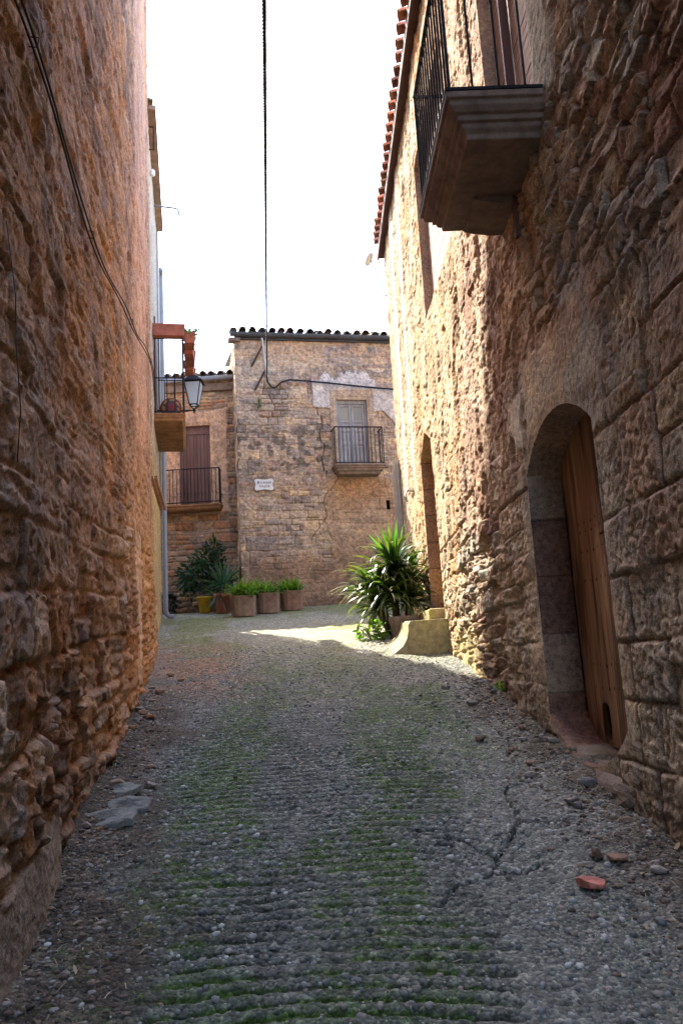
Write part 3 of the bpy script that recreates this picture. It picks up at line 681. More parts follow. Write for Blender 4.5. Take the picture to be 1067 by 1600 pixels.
# curved corbel below the far half, and a wooden strut
mb = MB(); V = []; F_ = []
pr = [(.34, .0), (.33, .06), (.26, .12), (.14, .17), (.0, .19)]
for (n_, d) in pr:
    for a in (BS0+.80, BS1-.16): V.append(RO+DR*a-NR*n_+Z3*(BZ-.25-d*.32))
for i in range(len(pr)-1): F_.append((i*2, i*2+1, i*2+3, i*2+2))
V += [RO+DR*(BS0+.80)+Z3*(BZ-.25), RO+DR*(BS1-.16)+Z3*(BZ-.25)]; k = len(pr)*2
F_.append(tuple([0, 2, 4, 6, 8, k])); F_.append(tuple([1, k+1, 9, 7, 5, 3]))
mb.add(V, F_); mb.build('corbel', M['slab'], righthouse, smooth=False)
b = MB(); b.frame_box(RO, DR, -NR, 5.20, 5.26, -.02, .05, 4.52, 4.84); b.build('strut', M['fascia'], righthouse, bevel=.004)
rail = MB(); zt = BZ+1.04
def rr_(a, n_, z): return RO+DR*a-NR*n_+Z3*z
rail.tube([rr_(BS0+.03, -.02, zt), rr_(BS0+.03, BOUT-.03, zt), rr_(BS1-.03, BOUT-.03, zt), rr_(BS1-.03, -.02, zt)], .018, 6)
rail.frame_box(RO, DR, -NR, BS0-.004, BS1, BOUT-.045, BOUT+.004, BZ+.002, BZ+.022); rail.frame_box(RO, DR, -NR, BS0-.004, BS0+.04, .0, BOUT-.045, BZ+.002, BZ+.022); rail.frame_box(RO, DR, -NR, BS1-.04, BS1, .0, BOUT-.045, BZ+.002, BZ+.022)
rail.tube([rr_(BS0+.03, BOUT-.03, BZ), rr_(BS0+.03, BOUT-.03, zt)], .012, 6); rail.tube([rr_(BS1-.03, BOUT-.03, BZ), rr_(BS1-.03, BOUT-.03, zt)], .012, 6)
railing = rail.build('balcony_railing', M['iron'], righthouse)
bar = MB(); bar.tube([(0, 0, 0), (0, 0, 1.03)], .0085, 6); bar0 = None
spots = [(a, BOUT-.03) for a in np.linspace(BS0+.03, BS1-.03, 15)]+[(BS0+.03, n_) for n_ in (.12, .29, .46)]+[(BS1-.03, n_) for n_ in (.12, .29, .46)]
for a, n_ in spots:
    p = rr_(a, n_, BZ+.01)
    if bar0 is None: bar0 = bar.build('baluster', M['iron'], railing); bar0.location = p
    else: dup(bar0, p, railing)
def slats(name, parent, O, A, N, a0, a1, n0, z0, z1, pitch, mat, horiz=True, gap=.008, th=.02):
    mb = MB(); t = z0 if horiz else a0; end = z1 if horiz else a1
    while t < end-.01:
        f = .85+.3*random.random(); mb.cur = (f, f, f); u = min(t+pitch-gap, end)
        if horiz: mb.frame_box(O, A, N, a0, a1, n0, n0+th+random.uniform(-.002, .002), t, u)
        else: mb.frame_box(O, A, N, t, u, n0, n0+th+random.uniform(-.003, .003), z0, z1)
        t += pitch
    mb.cur = (.35, .35, .35); mb.frame_box(O, A, N, a0, a1, n0-.01, n0+.004, z0, z1)
    return mb.build(name, mat, parent, bevel=.002)
sh = slats('balcony_blind', righthouse, RO, DR, -NR, 4.62, 5.85, -.15, 5.10, 7.45, .085, M['shutter'])
b = MB(); b.frame_box(RO, DR, -NR, 5.40, 5.435, -.12, -.05, 5.10, 7.45); b.build('door_post', M['brown_wood'], righthouse, bevel=.004)
slats('window_blind', righthouse, RO, DR, -NR, 7.6, 10.0, -.135, 6.02, 8.3, .11, M['shutter'])
# arched plank door with the cat hole
def hole_sd(s, z): return (np.abs((s-5.32)/.075)**3+np.abs((z-1.08)/.125)**3)**(1/3)*.075-.075
def door_hc(s, z):
    n1 = fbm(s*9, z*1.3, 4, 301); n2 = fbm(s*40, z*3, 4, 302); pl = np.abs((s-4.27)/.235-np.round((s-4.27)/.235))*.235
    h = .006*(n2-.5)+.01*(n1-.5)-.012*sst(.006, .0, pl)
    c = np.ones(s.shape+(3,))*(.65+.7*n1)[..., None]; c = mix3(c, [.40, .38, .42], sst(1.3, .85, z+.35*(n2-.5))*.75); c = mix3(c, [.30, .27, .26], sst(.50, .68, fbm(s*14, z*1.6, 4, 305))*.7)
    crk = sst(.035, .01, np.abs(s-5.30+.02*(z-1.9)))*sst(.34, .2, np.abs(z-1.8))*sst(.45, .55, n2); c = mix3(c, [.16, .15, .17], crk*.9)
    nail = np.zeros_like(s)
    for zr in (2.42, 2.36, 2.22, 2.02, 1.45, 1.30):
        for sn in (4.95, 5.04, 5.12, 5.22, 5.34, 5.46):
            nail = np.maximum(nail, sst(.012, .006, np.hypot(s-sn-.006*math.sin(zr*40+sn*9), z-zr-.012*math.sin(sn*30))))
    slot = sst(.006, .003, np.abs(z-2.295))*sst(.09, .08, np.abs(s-4.98)); c = mix3(c, [.05, .05, .05], np.maximum(nail*.9, slot)); h = h-.02*slot
    return h, np.clip(c, .02, 2)
sg = np.linspace(4.27, 5.70, 230); zg_ = np.linspace(.93, 3.2, 300)
def door_place(s, z, h): return np.stack([DR[0]*s+NR[0]*(ROFF+.25-h), DR[1]*s+NR[1]*(ROFF+.25-h), z], -1)-RL
relief('arched_door', np.tile(sg, (300, 1)), np.tile(zg_[:, None], (1, 230)), door_place, door_hc, M['wood'], righthouse, [(hole_sd, .05, lambda s, z, t: np.ones((len(s), 3))*.5, 'cat_hole')], flip=True)
b = MB(); b.frame_box(RO, DR, -NR, 4.2, 5.85, -.40, -.36, .6, 3.2); b.build('door_shade_panel', M['dark'], righthouse)  # black sheet, its colour stands in for the shade behind the door
b = MB(); b.frame_box(RO, DR, -NR, 10.30, 11.6, -.48, -.42, 2.0, 4.8); b.build('side_door', M['brown_wood'], righthouse)
# threshold stone, worn
def lump(mb, c, size, rot=0., seed=0, sub=3, rough=.18, flat=None):
    rnd = np.random.RandomState(seed); import bmesh
    bm = bmesh.new(); bmesh.ops.create_icosphere(bm, subdivisions=sub, radius=1); V = np.array([v.co[:] for v in bm.verts]); Fq = [[v.index for v in f.verts] for f in bm.faces]; bm.free()
    p = 3.2; nrm = (np.abs(V)**p).sum(1)**(1/p); V = V/nrm[:, None]*.85
    k = rnd.uniform(0, 50); q = fbm(V[:, 0]*1.7+k, V[:, 1]*1.7+V[:, 2]*1.3+k, 4, seed)-.5; V = V*(1+rough*2*q)[:, None]
    for _ in range(3):                                       # a few broken facets
        d = rnd.normal(size=3); d /= np.linalg.norm(d); t = V@d; lim = rnd.uniform(.45, .7); V = V-np.outer(np.maximum(t-lim, 0), d)
    V = V*np.array(size); ca, sa = math.cos(rot), math.sin(rot); V = np.stack([V[:, 0]*ca-V[:, 1]*sa, V[:, 0]*sa+V[:, 1]*ca, V[:, 2]], 1)
    mb.add(V+np.array(c), Fq)
b = MB(); b.cur = (.19, .14, .115); lump(b, rp(4.75, ROFF+.24, .76), (.33, .62, .16), .03, 5, 4, .16); b.cur = (.19, .15, .12); lump(b, rp(5.5, ROFF+.2, .84), (.27, .42, .11), .05, 9, 4, .16)
b.build('doorstep', M['stone'], righthouse, smooth=False)
# step below the side door
b = MB(); b.cur = (1, .95, .85); b.frame_box(RO, DR, -NR, 10.42, 11.5, -.40, .20, 1.5, 2.16); b.build('step', M['pale_stone'], righthouse, bevel=.03)
# conduit at the far corner, lever hook, curved bracket
b = MB(); b.frame_box(RO, DR, -NR, 14.42, 14.53, .02, .15, float(gz(14.4)), 5.20); b.frame_box(RO, DR, -NR, 14.38, 14.46, .03, .09, 2.3, 5.05)
c1 = b.build('cable_conduit', M['pale_metal'], righthouse, bevel=.006)
b = MB(); b.tube([rr_(12.6, 0, 4.20), rr_(12.6, .12, 4.22), rr_(12.5, .16, 4.12), rr_(12.45, .15, 4.0)], .022, 8); b.build('wall_hook', M['pale_metal'], righthouse, smooth=True)
def ray(px, py): return RT*(px-533.5)/FOC+UP*(800-py)/FOC+FW
def at_y(px, py, y): q = ray(px, py); return EYE+q*(y/q[1])
def on_plane(px, py, O, N, out=0.):
    q = ray(px, py); t = ((np.asarray(O)-EYE)@N+out)/(q@N); return EYE+q*t
dish = empty('satellite_dish', rp(14.6, ROFF-.02, 8.6)+RL)
tag(dish, 'small shallow white dish fixed under the far end of the right eaves', 'satellite dish')
dc = at_y(577, 405, 14.6)-np.array(dish.location); b = MB(); V = []; n_ = 20
ax_ = np.array([-.75, .25, .5]); ax_ /= np.linalg.norm(ax_); u_ = np.cross(ax_, [0, 1, 0]); u_ /= np.linalg.norm(u_); v_ = np.cross(ax_, u_)
for (r_, d_) in ((0.005, .05), (.06, .042), (.11, .02), (.14, 0), (.14, -.01), (.06, .03), (.005, .04)):
    for k in range(n_):
        a = 2*math.pi*k/n_; V.append(dc+u_*r_*math.cos(a)+v_*r_*math.sin(a)-ax_*d_)
b.add(V, [(i*n_+k, i*n_+(k+1) % n_, (i+1)*n_+(k+1) % n_, (i+1)*n_+k) for i in range(6) for k in range(n_)])
b.build('reflector', M['white'], dish, smooth=True)
b = MB(); b.tube([dc-ax_*.04, np.array([0, 0, -.02])], .012, 6); b.build('arm', M['iron'], dish)

# ------------------------------------------------------------------ stone basin by the side door
basin = MB(); V = []; F_ = []
pr = [(.80, 2.0), (.775, 1.96), (.77, 1.88), (.745, 1.78), (.69, 1.69), (.60, 1.62), (.53, 1.58), (.53, 1.4)]
for y in (10.18, 11.25):
    gy = float(gz(y))-1.588
    for (x, z) in pr: V.append((x, y, z+gy*(1 if z < 1.9 else .25)))
    for (x, z) in ((1.31, 1.4), (1.31, 2.01)): V.append((x, y, z+gy*.25))
n_ = len(pr)+2
F_ += [tuple(range(n_)), tuple(range(2*n_-1, n_-1, -1))]+[(i, n_+i, n_+(i+1) % n_, (i+1) % n_) for i in range(n_)]
basin.add(V, F_); bas = basin.build('stone_basin', M['pale_stone'], None, bevel=.028)
tag(bas, 'pale ochre stone block with flared side below the side door', 'stone block')
def pot_lathe(name, c, prof, mat, parent=None, n=28):
    b = MB(); b.lathe(prof, (0, 0, 0), n); o = b.build(name, mat, parent, smooth=True); o.location = [float(x) for x in c]; return o
def soil(pot, r, z, square=False):
    b = MB(); b.lathe([(0.001, z), (r*.6, z+.012), (r, z)], (0, 0, 0), 18); b.build('soil', M['soil'], pot)

# ------------------------------------------------------------------ plants
def strap_leaf(mb, base, az, el0, L, w, droop, rnd, segs=7, col=(.05, .12, .03), tipcol=None, twist=0.):
    """one long folded leaf arching under its own weight"""
    p = np.array(base, float); el = el0; V = []; st_ = L/segs; out_ = np.array([math.cos(az), math.sin(az), 0]); side = np.array([-math.sin(az), math.cos(az), 0])
    side = side*math.cos(twist)+Z3*math.sin(twist)
    C_ = []
    for i in range(segs+1):
        t = i/segs; ww = w*(.55+1.2*t if t < .35 else (1-((t-.35)/.65)**1.8)*.97)*.5+.0008
        d = out_*math.cos(el)+Z3*math.sin(el); nr = np.cross(side, d)
        V += [p+side*ww+nr*ww*.35, p, p-side*ww+nr*ww*.35]
        f = 1.0; cc = np.array(col)*f
        if tipcol is not None: cc = cc*(1-t**3)+np.array(tipcol)*t**3
        C_ += [tuple(cc)]*3
        p = p+d*st_; el -= droop*st_*(.4+1.3*t)
    b0 = len(mb.v)
    mb.add(V, [q for i in range(segs) for q in ((i*3, i*3+1, i*3+4, i*3+3), (i*3+1, i*3+2, i*3+5, i*3+4))])
    mb.c[b0:] = C_
def rosette(mb, c, n, L, w, rnd, el=(10, 85), droop=(1.0, 2.6), cols=((.04, .10, .025),), tip=None):
    for i in range(n):
        az = rnd.uniform(0, 2*math.pi); e = math.radians(rnd.uniform(*el)); l = L*rnd.uniform(.7, 1.1)
        k = cols[rnd.randrange(len(cols))]; f = rnd.uniform(.7, 1.35); k = tuple(x*f for x in k)
        strap_leaf(mb, (c[0]+.02*math.cos(az), c[1]+.02*math.sin(az), c[2]+rnd.uniform(-.10, .04)), az, e, l, w*rnd.uniform(.75, 1.2), rnd.uniform(*droop), rnd, 7, k, tip, rnd.uniform(-.5, .5))
G1 = ((.024, .062, .022), (.036, .09, .022), (.018, .05, .026), (.05, .10, .022), (.03, .075, .022), (.028, .07, .022))
rnd = random.Random(3)
bp = np.array([.80, 12.05, float(gz(12.05))])
big = empty('strap_leaf_plant', bp); tag(big, 'big bushy plant of long dark sword leaves by the sunny side door', 'plant')
mb = MB(); stems = MB()
for (dx, dy, h) in ((-.06, 0, .98), (-.26, .08, .62), (.18, .1, .78), (-.1, -.16, .52), (.12, -.14, .42), (-.30, .02, .36), (-.38, .1, .66)):
    rosette(mb, (dx, dy, h+.08), 62, .72, .066, rnd, (-10, 78), (1.2, 3.2), G1, (.16, .15, .05))
    stems.tube([(dx*.4, dy*.4, 0), (dx*.8, dy*.8, h*.5), (dx, dy, h+.1)], [.05, .04, .03], 7)
rosette(mb, (-.02, .05, 1.12), 26, .62, .064, rnd, (42, 88), (.05, .5), ((.06, .15, .03),))
mb.build('leaves', M['gloss_leaf'], big, smooth=True); stems.build('stem', M['bark'], big, smooth=True)
tub = pot_lathe('clay_tub', (.84, 11.55, float(gz(11.5))-.03), [(.20, 0), (.23, .26), (.25, .30), (.25, .36), (.22, .36), (.21, .30)], M['slab']); soil(tub, .21, .30)
tag(tub, 'red brown clay tub half hidden under the big sword leaf plant', 'plant pot')
def small_leaves(name, parent, c, n, rad, size, cols, rnd, mat='leaf', shell=.5, low=0.):
    mb = MB()
    for i in range(n):
        d = np.array([rnd.gauss(0, 1), rnd.gauss(0, 1), rnd.gauss(0, 1)]); d /= np.linalg.norm(d)+1e-6; r = rnd.uniform(shell, 1)**.6
        lump_ = .72+.5*vn(np.array([d[0]*2.2+5]), np.array([d[1]*2.2+d[2]*2.6]), 5)[0]
        p = np.array(c)+d*np.array(rad)*r*lump_
        if p[2] < low: continue
        s_ = size*rnd.uniform(.6, 1.25); a = d*.8+np.array([rnd.gauss(0, .5), rnd.gauss(0, .5), rnd.gauss(0, .5)]); a /= np.linalg.norm(a)
        t = np.cross(a, [rnd.gauss(0, 1), rnd.gauss(0, 1), rnd.gauss(0, 1)]); t /= np.linalg.norm(t)+1e-6; nr = np.cross(a, t)
        k = cols[rnd.randrange(len(cols))]; f = rnd.uniform(.65, 1.4); mb.cur = tuple(x*f for x in k)
        V = [p, p+a*s_*.35+t*s_*.22+nr*s_*.05, p+a*s_*.75+t*s_*.17+nr*s_*.02, p+a*s_-nr*s_*.10, p+a*s_*.75-t*s_*.17+nr*s_*.02, p+a*s_*.35-t*s_*.22+nr*s_*.05, p+a*s_*.5-nr*s_*.03]
        mb.add(V, [(0, 1, 6), (1, 2, 6), (2, 3, 6), (3, 4, 6), (4, 5, 6), (5, 0, 6)])
    return mb.build(name, M[mat], parent, smooth=False)
lime = empty('lime_leaf_plant', (.34, 11.55, float(gz(11.55)))); tag(lime, 'low lime green leafy plant on the ground below the sword leaves', 'plant')
small_leaves('leaves', lime, (0, 0, .10), 120, (.20, .16, .17), .10, ((.10, .19, .02), (.07, .15, .02), (.13, .22, .03)), random.Random(8), 'leaf', .3, .0)
s_ = MB()
for k in range(7): s_.tube([(0, 0, 0), (.12*math.cos(k), .1*math.sin(k), .12), (.2*math.cos(k), .16*math.sin(k), .22)], .005, 5)
s_.build('stem', M['bark'], lime)

# ------------------------------------------------------------------ centre house
OC = np.array([-2.2522, 17.30, 0]); AC = np.array([.97959, .20098, 0]); NC = np.array([.20098, -.97959, 0]); CE = 9.05
CP = [(.43, .34, .265), (.36, .29, .235), (.48, .38, .285), (.32, .27, .24), (.48, .36, .24), (.42, .30, .24), (.29, .245, .22)]
def blob(s, z, a0, a1, z0, z1, n, amp, soft=.02): return sst(soft, -soft, np.maximum(np.maximum(a0-s, s-a1), np.maximum(z0-z, z-z1))+amp*(n-.5)*2)
def house_hc(s, z):
    low = fbm(s*1.3, z*1.3, 4, 401); mid = fbm(s*5, z*6, 5, 402); fine = fbm(s*20, z*22, 3, 403)
    e, r1, r2, r3, dx, dy = coursed(s, z, (.19, .36), (.28, .85), 411, .035, 2.2, .2)
    e2, q1, q2, q3, ex, ey = coursed(s, z, (.10, .19), (.18, .50), 421, .03, 2.2, .1)
    sm = sst(.5, .52, fbm(s*.9, z*1.3, 3, 425)) > .5
    e = np.where(sm, e2, e); r1 = np.where(sm, q1, r1); r2 = np.where(sm, q2, r2)
    g = sst(.001, .022, e); fill = sst(.36, .58, fbm(s*1.1, z*1.2, 4, 431)); fa = facet(s, z, .14, .07, 433)
    h = .022*(g-1)*(1-.65*fill)+.028*(r1-.5)*g*(1-.4*fill)+.014*(mid-.5)+.010*(fine-.5)+.02*(low-.5)+.016*fa
    c = palette(CP, r1*.999)*(.75+.5*r2)[..., None]
    c = mix3(c, [.42, .315, .235], (1-g)*(.35+.6*fill)); c = mix3(c, [.09, .075, .06], (1-g)*sst(.4, .1, fill)*sst(.45, .6, low)*.7)
    c = mix3(c, [.44, .345, .27], fill*sst(.45, .6, mid)*.55)
    # orange earth render along the eaves, dark lichen half way, brown render at the foot
    c = mix3(c, [.46, .30, .19], sst(8.3, 8.8, z+.5*(low-.5))*sst(.4, .55, mid+.1)*.75)
    c = mix3(c, [.115, .105, .10], sst(1.0, .3, np.abs(z-6.3+.6*(low-.5)))*sst(.50, .60, fbm(s*7, z*8, 4, 441))*sst(2.3, 1.8, s)*.8)
    n3 = fbm(s*2.2, z*2.2, 4, 443)
    rl = blob(s, z, 1.95, 9, 2.9, 5.68, n3, .35, .05); c = mix3(c, [.42, .29, .19], rl*.75); h = h*(1-.6*rl)+.02*rl
    c = mix3(c, [.45, .36, .28], rl*sst(.52, .62, fbm(s*1.4+3, z*1.2, 3, 445))*.6)
    rf = sst(4.25, 3.6, z+.9*(n3-.5)); c = mix3(c, [.29, .19, .13], rf*.86); h = h*(1-.7*rf)+.02*rf
    c = mix3(c, [.19, .125, .09], rf*sst(.5, .62, n3)*.7); c = mix3(c, [.40, .31, .245], sst(2.3, 1.9, z)*sst(2.2, 2.6, s)*sst(.45, .6, mid)*.6)
    dk = sst(.10, .0, np.abs(s-.12))*sst(.4, .6, mid); c = mix3(c, [.42, .35, .28], dk*.5)
    # fallen white plaster left round the balcony door
    wp = np.maximum(blob(s, z, 1.74, 3.28, 7.50, 8.6, n3, .04, .01), np.maximum(blob(s, z, 1.74, 2.2, 7.34, 8.2, n3, .03, .01), blob(s, z, 3.14, 4.2, 7.28, 7.86, n3, .03, .01)))
    rag = fbm(s*4.3, z*1.5, 5, 451); rg2 = fbm(s*13, z*4, 3, 453); wp = np.maximum(wp*sst(8.22, 8.19, z+.55*(rag-.5)+.16*(rg2-.5)+.35*np.maximum(np.abs(s-2.45)-.55, 0)), sst(.02, -.02, np.maximum(3.35-s, np.maximum(z-7.4, 6.75+.9*(3.85-s)-z)))*0)
    wp = np.maximum(wp, sst(.02, -.02, np.maximum(np.maximum(3.42-s, z-7.4), (4.05-s)*1.1+6.6-z)+.04*(rag-.5)))
    crk = sst(.01, .0, np.abs(s-2.0-.06*np.sin(z*9)+.15*(mid-.5)))*.8
    h = lerp(h, .035+.003*(fine-.5), wp); c = mix3(c, [.53, .50, .49], wp); c = mix3(c, [.40, .37, .35], wp*crk)
    # dressed frame stones
    fr = sst(.01, -.01, np.maximum(np.abs(s-2.68)-.53, np.abs(z-6.87)-.92)); jt = sst(.012, .004, np.abs((z-5.95)/.42-np.round((z-5.95)/.42))*.42)
    h = lerp(h, .025+.006*(fine-.5)-.01*jt, fr); c = mix3(c, [.40, .31, .235], fr*.9); c = mix3(c, [.22, .17, .13], fr*jt*.6)
    stn = sst(.7, .1, np.abs(s-2.75)-.25)*sst(5.75, 5.55, z)*sst(4.5, 5.6, z); c = mix3(c, [.36, .195, .10], stn*.7)
    ck = sst(.018, .006, np.abs(s-(2.15-.35*(5.6-z)+.08*np.sin(z*7)+.1*(mid-.5))))*sst(4.0, 4.3, z)*sst(5.75, 5.6, z); h = h-.03*ck; c = mix3(c, [.15, .11, .09], ck*.6)
    ck2 = sst(.03, .01, np.abs(s-1.98+.06*np.floor((z-5.5)*3)%.1-.02*np.sin(z*11)))*sst(5.6, 5.8, z)*sst(7.4, 7.2, z); h = h-.03*ck2; c = mix3(c, [.09, .08, .07], ck2*.8)
    return h, np.clip(c, .01, .9)
ch = empty('balcony_house', tuple(OC+AC*2+np.array([0, 0, gz(17.6)])))
tag(ch, 'stone house closing the street with fallen white plaster and one small balcony', 'house')
CL = np.array(ch.location); CO = OC-CL
def c_place(s, z, h): return np.stack([CO[0]+AC[0]*s+NC[0]*h, CO[1]+AC[1]*s+NC[1]*h, z-CL[2]+0*s], -1)
ss = np.concatenate([np.linspace(-.02, 4.3, 360), np.linspace(4.4, 7.5, 20)]); zz = np.linspace(1.9, CE, 520)
WDR = box_sd(2.31, 3.05, 5.96, 7.56); SLOT = box_sd(3.37, 3.46, 4.90, 5.12)
wm = relief('wall', np.tile(ss, (520, 1)), np.tile(zz[:, None], (1, len(ss))), c_place, house_hc, M['far_masonry'], ch,
       [(WDR, .16, lambda s, z, t: np.ones((len(s), 3))*np.array([.33, .255, .20]), 'door_reveal'), (SLOT, .14, lambda s, z, t: np.ones((len(s), 3))*np.array([.16, .11, .08]), 'vent_slot')])
def c_side(s, z, h):          # return wall on the left, running away from the street
    return np.stack([CO[0]-.02*AC[0]-NC[0]*s-AC[0]*h, CO[1]-.02*AC[1]-NC[1]*s-AC[1]*h, z-CL[2]+0*s], -1)
ss = np.linspace(0, 2.2, 90)
relief('side_wall', np.tile(ss, (260, 1)), np.tile(np.linspace(1.9, CE, 260)[:, None], (1, 90)), c_side, lambda s, z: house_hc(s*0+.3+s*.5, z), M['far_masonry'], ch, flip=True)
CZ = CO
def pl2(a, n_): p = OC+AC*a+NC*n_; return (float(p[0]), float(p[1]))
wall_block('body', ch, [pl2(.05, -.3), pl2(7.5, -.3), pl2(7.5, -6), pl2(.05, -6)], 1, CE-.05, (.33, .25, .18))
TD = [(1, 1, 1), (.8, .8, .85), (1.2, 1.05, .9), (.7, .7, .75), (1.5, 1.2, .95)]
tile_row('roof_tiles', ch, CZ-AC*.05, AC, NC, 7.4, .225, CE+.10, math.radians(15), M['old_tile'], TD, .16, 2, .085, 15, .05)
b = MB(); b.add([CZ+AC*.08+NC*.05+Z3*(CE+.08), CZ+AC*7.5+NC*.05+Z3*(CE+.08), CZ+AC*7.5-NC*6+Z3*(CE+1.6), CZ+AC*.08-NC*6+Z3*(CE+1.6)], [(0, 1, 2, 3)]); b.build('roof', M['old_tile'], ch)
g_ = MB(); n_ = 7; V = []; F_ = []
for a in (-.12, 7.5):
    for k in range(n_): t = math.pi*k/(n_-1); V.append(CZ+AC*a+NC*(.13+.075*math.cos(t))+Z3*(CE+.06-.085*math.sin(t)))
F_ = [(k, k+1, n_+k+1, n_+k) for k in range(n_-1)]+[tuple(range(n_))]; g_.add(V, F_)
g_.frame_box(CZ, AC, NC, -.02, 7.5, .0, .07, CE-.06, CE+.03); g_.build('gutter', M['lead'], ch)
b = MB(); b.cur = (.9, .9, .9); b.frame_box(CZ, AC, NC, -.16, .12, -.1, .10, CE-.12, CE-.03); b.build('eaves_stone', M['slab'], ch, bevel=.015)
# balcony
steps = [(.04, 0), (.05, .02), (.09, .03), (.10, .05), (.15, .06), (.17, .10), (.22, .12)]
moulded_slab('balcony_slab', ch, CZ, AC, NC, 2.12, 3.32, .44, 5.90, steps, M['slab'])
rail = MB(); R0, R1, RN, RZ = 2.16, 3.28, .40, 5.90
rail.tube([CZ+AC*R0+Z3*(RZ+.87), CZ+AC*R0+NC*RN+Z3*(RZ+.87), CZ+AC*R1+NC*RN+Z3*(RZ+.87), CZ+AC*R1+Z3*(RZ+.87)], .016, 6)
rail.tube([CZ+AC*R0+Z3*(RZ+.03), CZ+AC*R0+NC*RN+Z3*(RZ+.03), CZ+AC*R1+NC*RN+Z3*(RZ+.03), CZ+AC*R1+Z3*(RZ+.03)], .013, 6)
[rail.tube([CZ+AC*a+NC*RN+Z3*(RZ+.02), CZ+AC*a+NC*RN+Z3*(RZ+.88)], .013, 6) for a in (R0, R1)]; crail = rail.build('balcony_railing', M['iron'], ch)
b0 = None
for a, n_, r_ in [(a, RN, 0) for a in np.linspace(R0, R1, 13)]+[(R0, q, 0) for q in (.12, .26)]+[(R1, q, 0) for q in (.12, .26)]:
    p = CZ+AC*a+NC*n_+Z3*RZ
    if b0 is None:
        bb = MB(); bb.tube([(0, 0, 0), (0, 0, .87)], .0095, 6); b0 = bb.build('baluster', M['iron'], crail); b0.location = p
    else: dup(b0, p, crail)
# old grey double door, panes above and panels below
dz0, dz1 = 5.96, 7.56
fr_ = MB(); fr_.frame_box(CZ, AC, NC, 2.31, 2.36, -.13, -.06, dz0, dz1); fr_.frame_box(CZ, AC, NC, 3.0, 3.05, -.13, -.06, dz0, dz1); fr_.frame_box(CZ, AC, NC, 2.36, 3.0, -.13, -.06, dz1-.09, dz1)
bd = fr_.build('door_frame', M['grey_wood'], ch, bevel=.004)
for (a0, a1) in ((2.365, 2.675), (2.685, 2.995)):
    lf = MB(); n0, n1 = -.12, -.085
    for (p0, p1) in ((a0, a0+.05), (a1-.05, a1)): lf.frame_box(CZ, AC, NC, p0, p1, n0, n1, dz0, dz1-.09)
    for (q0, q1) in ((dz0, dz0+.10), (6.48, 6.56), (6.80, 6.86), (7.02, 7.07), (dz1-.15, dz1-.09)): lf.frame_box(CZ, AC, NC, a0+.05, a1-.05, n0, n1-.002, q0, q1)
    for (q0, q1) in ((dz0+.10, 6.48), (6.56, 6.80), (6.86, 7.02)): lf.frame_box(CZ, AC, NC, a0+.05, a1-.05, n0+.008, n1-.018, q0, q1); lf.frame_box(CZ, AC, NC, a0+.085, a1-.085, n0+.008, n1-.008, q0+.04, q1-.04)
    lo_ = lf.build('balcony_door', M['grey_wood'], ch, bevel=.003)
    gl = MB(); gl.frame_box(CZ, AC, NC, a0+.05, a1-.05, n0+.008, n0+.014, 7.07, dz1-.15); gl.build('pane', M['glass'], lo_)
b = MB(); b.frame_box(CZ, AC, NC, 2.2, 3.2, -.25, -.2, 5.8, 7.7); b.frame_box(CZ, AC, NC, 3.3, 3.55, -.22, -.16, 4.8, 5.2); b.build('room_shade_panel', M['dark'], ch)  # black sheets in place of the shade inside the room and slot
# street plaque
pq = empty('street_plaque', tuple(OC+AC*.545+NC*.035+Z3*5.515)); tag(pq, 'white scalloped street name plaque on the centre house wall', 'street sign')
PO = np.zeros(3); mb = MB(); W_, H_ = .215, .135; ol = []
def scal(n_=14):
    pts = []
    for i in range(n_): t = i/n_; pts.append((-W_+.03+(2*W_-.06)*t, -H_+.012*(1-math.cos(2*math.pi*t*1))))
    for i in range(n_): t = i/n_; pts.append((W_-.012*(1-math.cos(2*math.pi*t)), -H_+.03+(2*H_-.06)*t))
    for i in range(n_): t = i/n_; pts.append((W_-.03-(2*W_-.06)*t, H_-.012*(1-math.cos(2*math.pi*t))))
    for i in range(n_): t = i/n_; pts.append((-W_+.012*(1-math.cos(2*math.pi*t)), H_-.03-(2*H_-.06)*t))
    return pts
ol = scal(); n_ = len(ol)
V = [PO+AC*x+Z3*z+NC*0. for x, z in ol]+[PO+AC*x+Z3*z+NC*.022 for x, z in ol]
mb.add(V, [tuple(range(n_)), tuple(range(2*n_-1, n_-1, -1))]+[(i, n_+i, n_+(i+1) % n_, (i+1) % n_) for i in range(n_)]); plate = mb.build('plate', M['white'], pq)
def text(name, body, size, x, z, parent, O, A, N, mat, out=.024):
    cu = bpy.data.curves.new(name, 'FONT'); cu.body = body; cu.size = size; cu.align_x = 'CENTER'; cu.align_y = 'CENTER'; cu.extrude = .0015; cu.space_character = 1.15
    t_ = bpy.data.objects.new(name, cu); COL.objects.link(t_); me = bpy.data.meshes.new_from_object(t_.evaluated_get(bpy.context.evaluated_depsgraph_get()))
    bpy.data.objects.remove(t_); o = bpy.data.objects.new(name, me); COL.objects.link(o); me.materials.clear(); me.materials.append(mat); o.parent = parent
    m_ = Matrix.Identity(4); p = O+A*x+N*out+Z3*z
    for i in range(3): m_[i][0] = A[i]; m_[i][1] = Z3[i]; m_[i][2] = N[i]; m_[i][3] = p[i]
    o.matrix_local = m_; return o
text('lettering', 'CARRER', .062, .045, .040, pq, PO, AC, NC, M['ink']); text('lettering', 'MAJOR', .070, .01, -.045, pq, PO, AC, NC, M['ink'])
cb = MB(); cb.frame_box(PO, AC, NC, -.155, -.105, .0215, .025, .02, .06); cb.frame_box(PO, AC, NC, -.15, -.11, .0215, .025, .066, .08); cb.build('crest', M['ink'], pq)
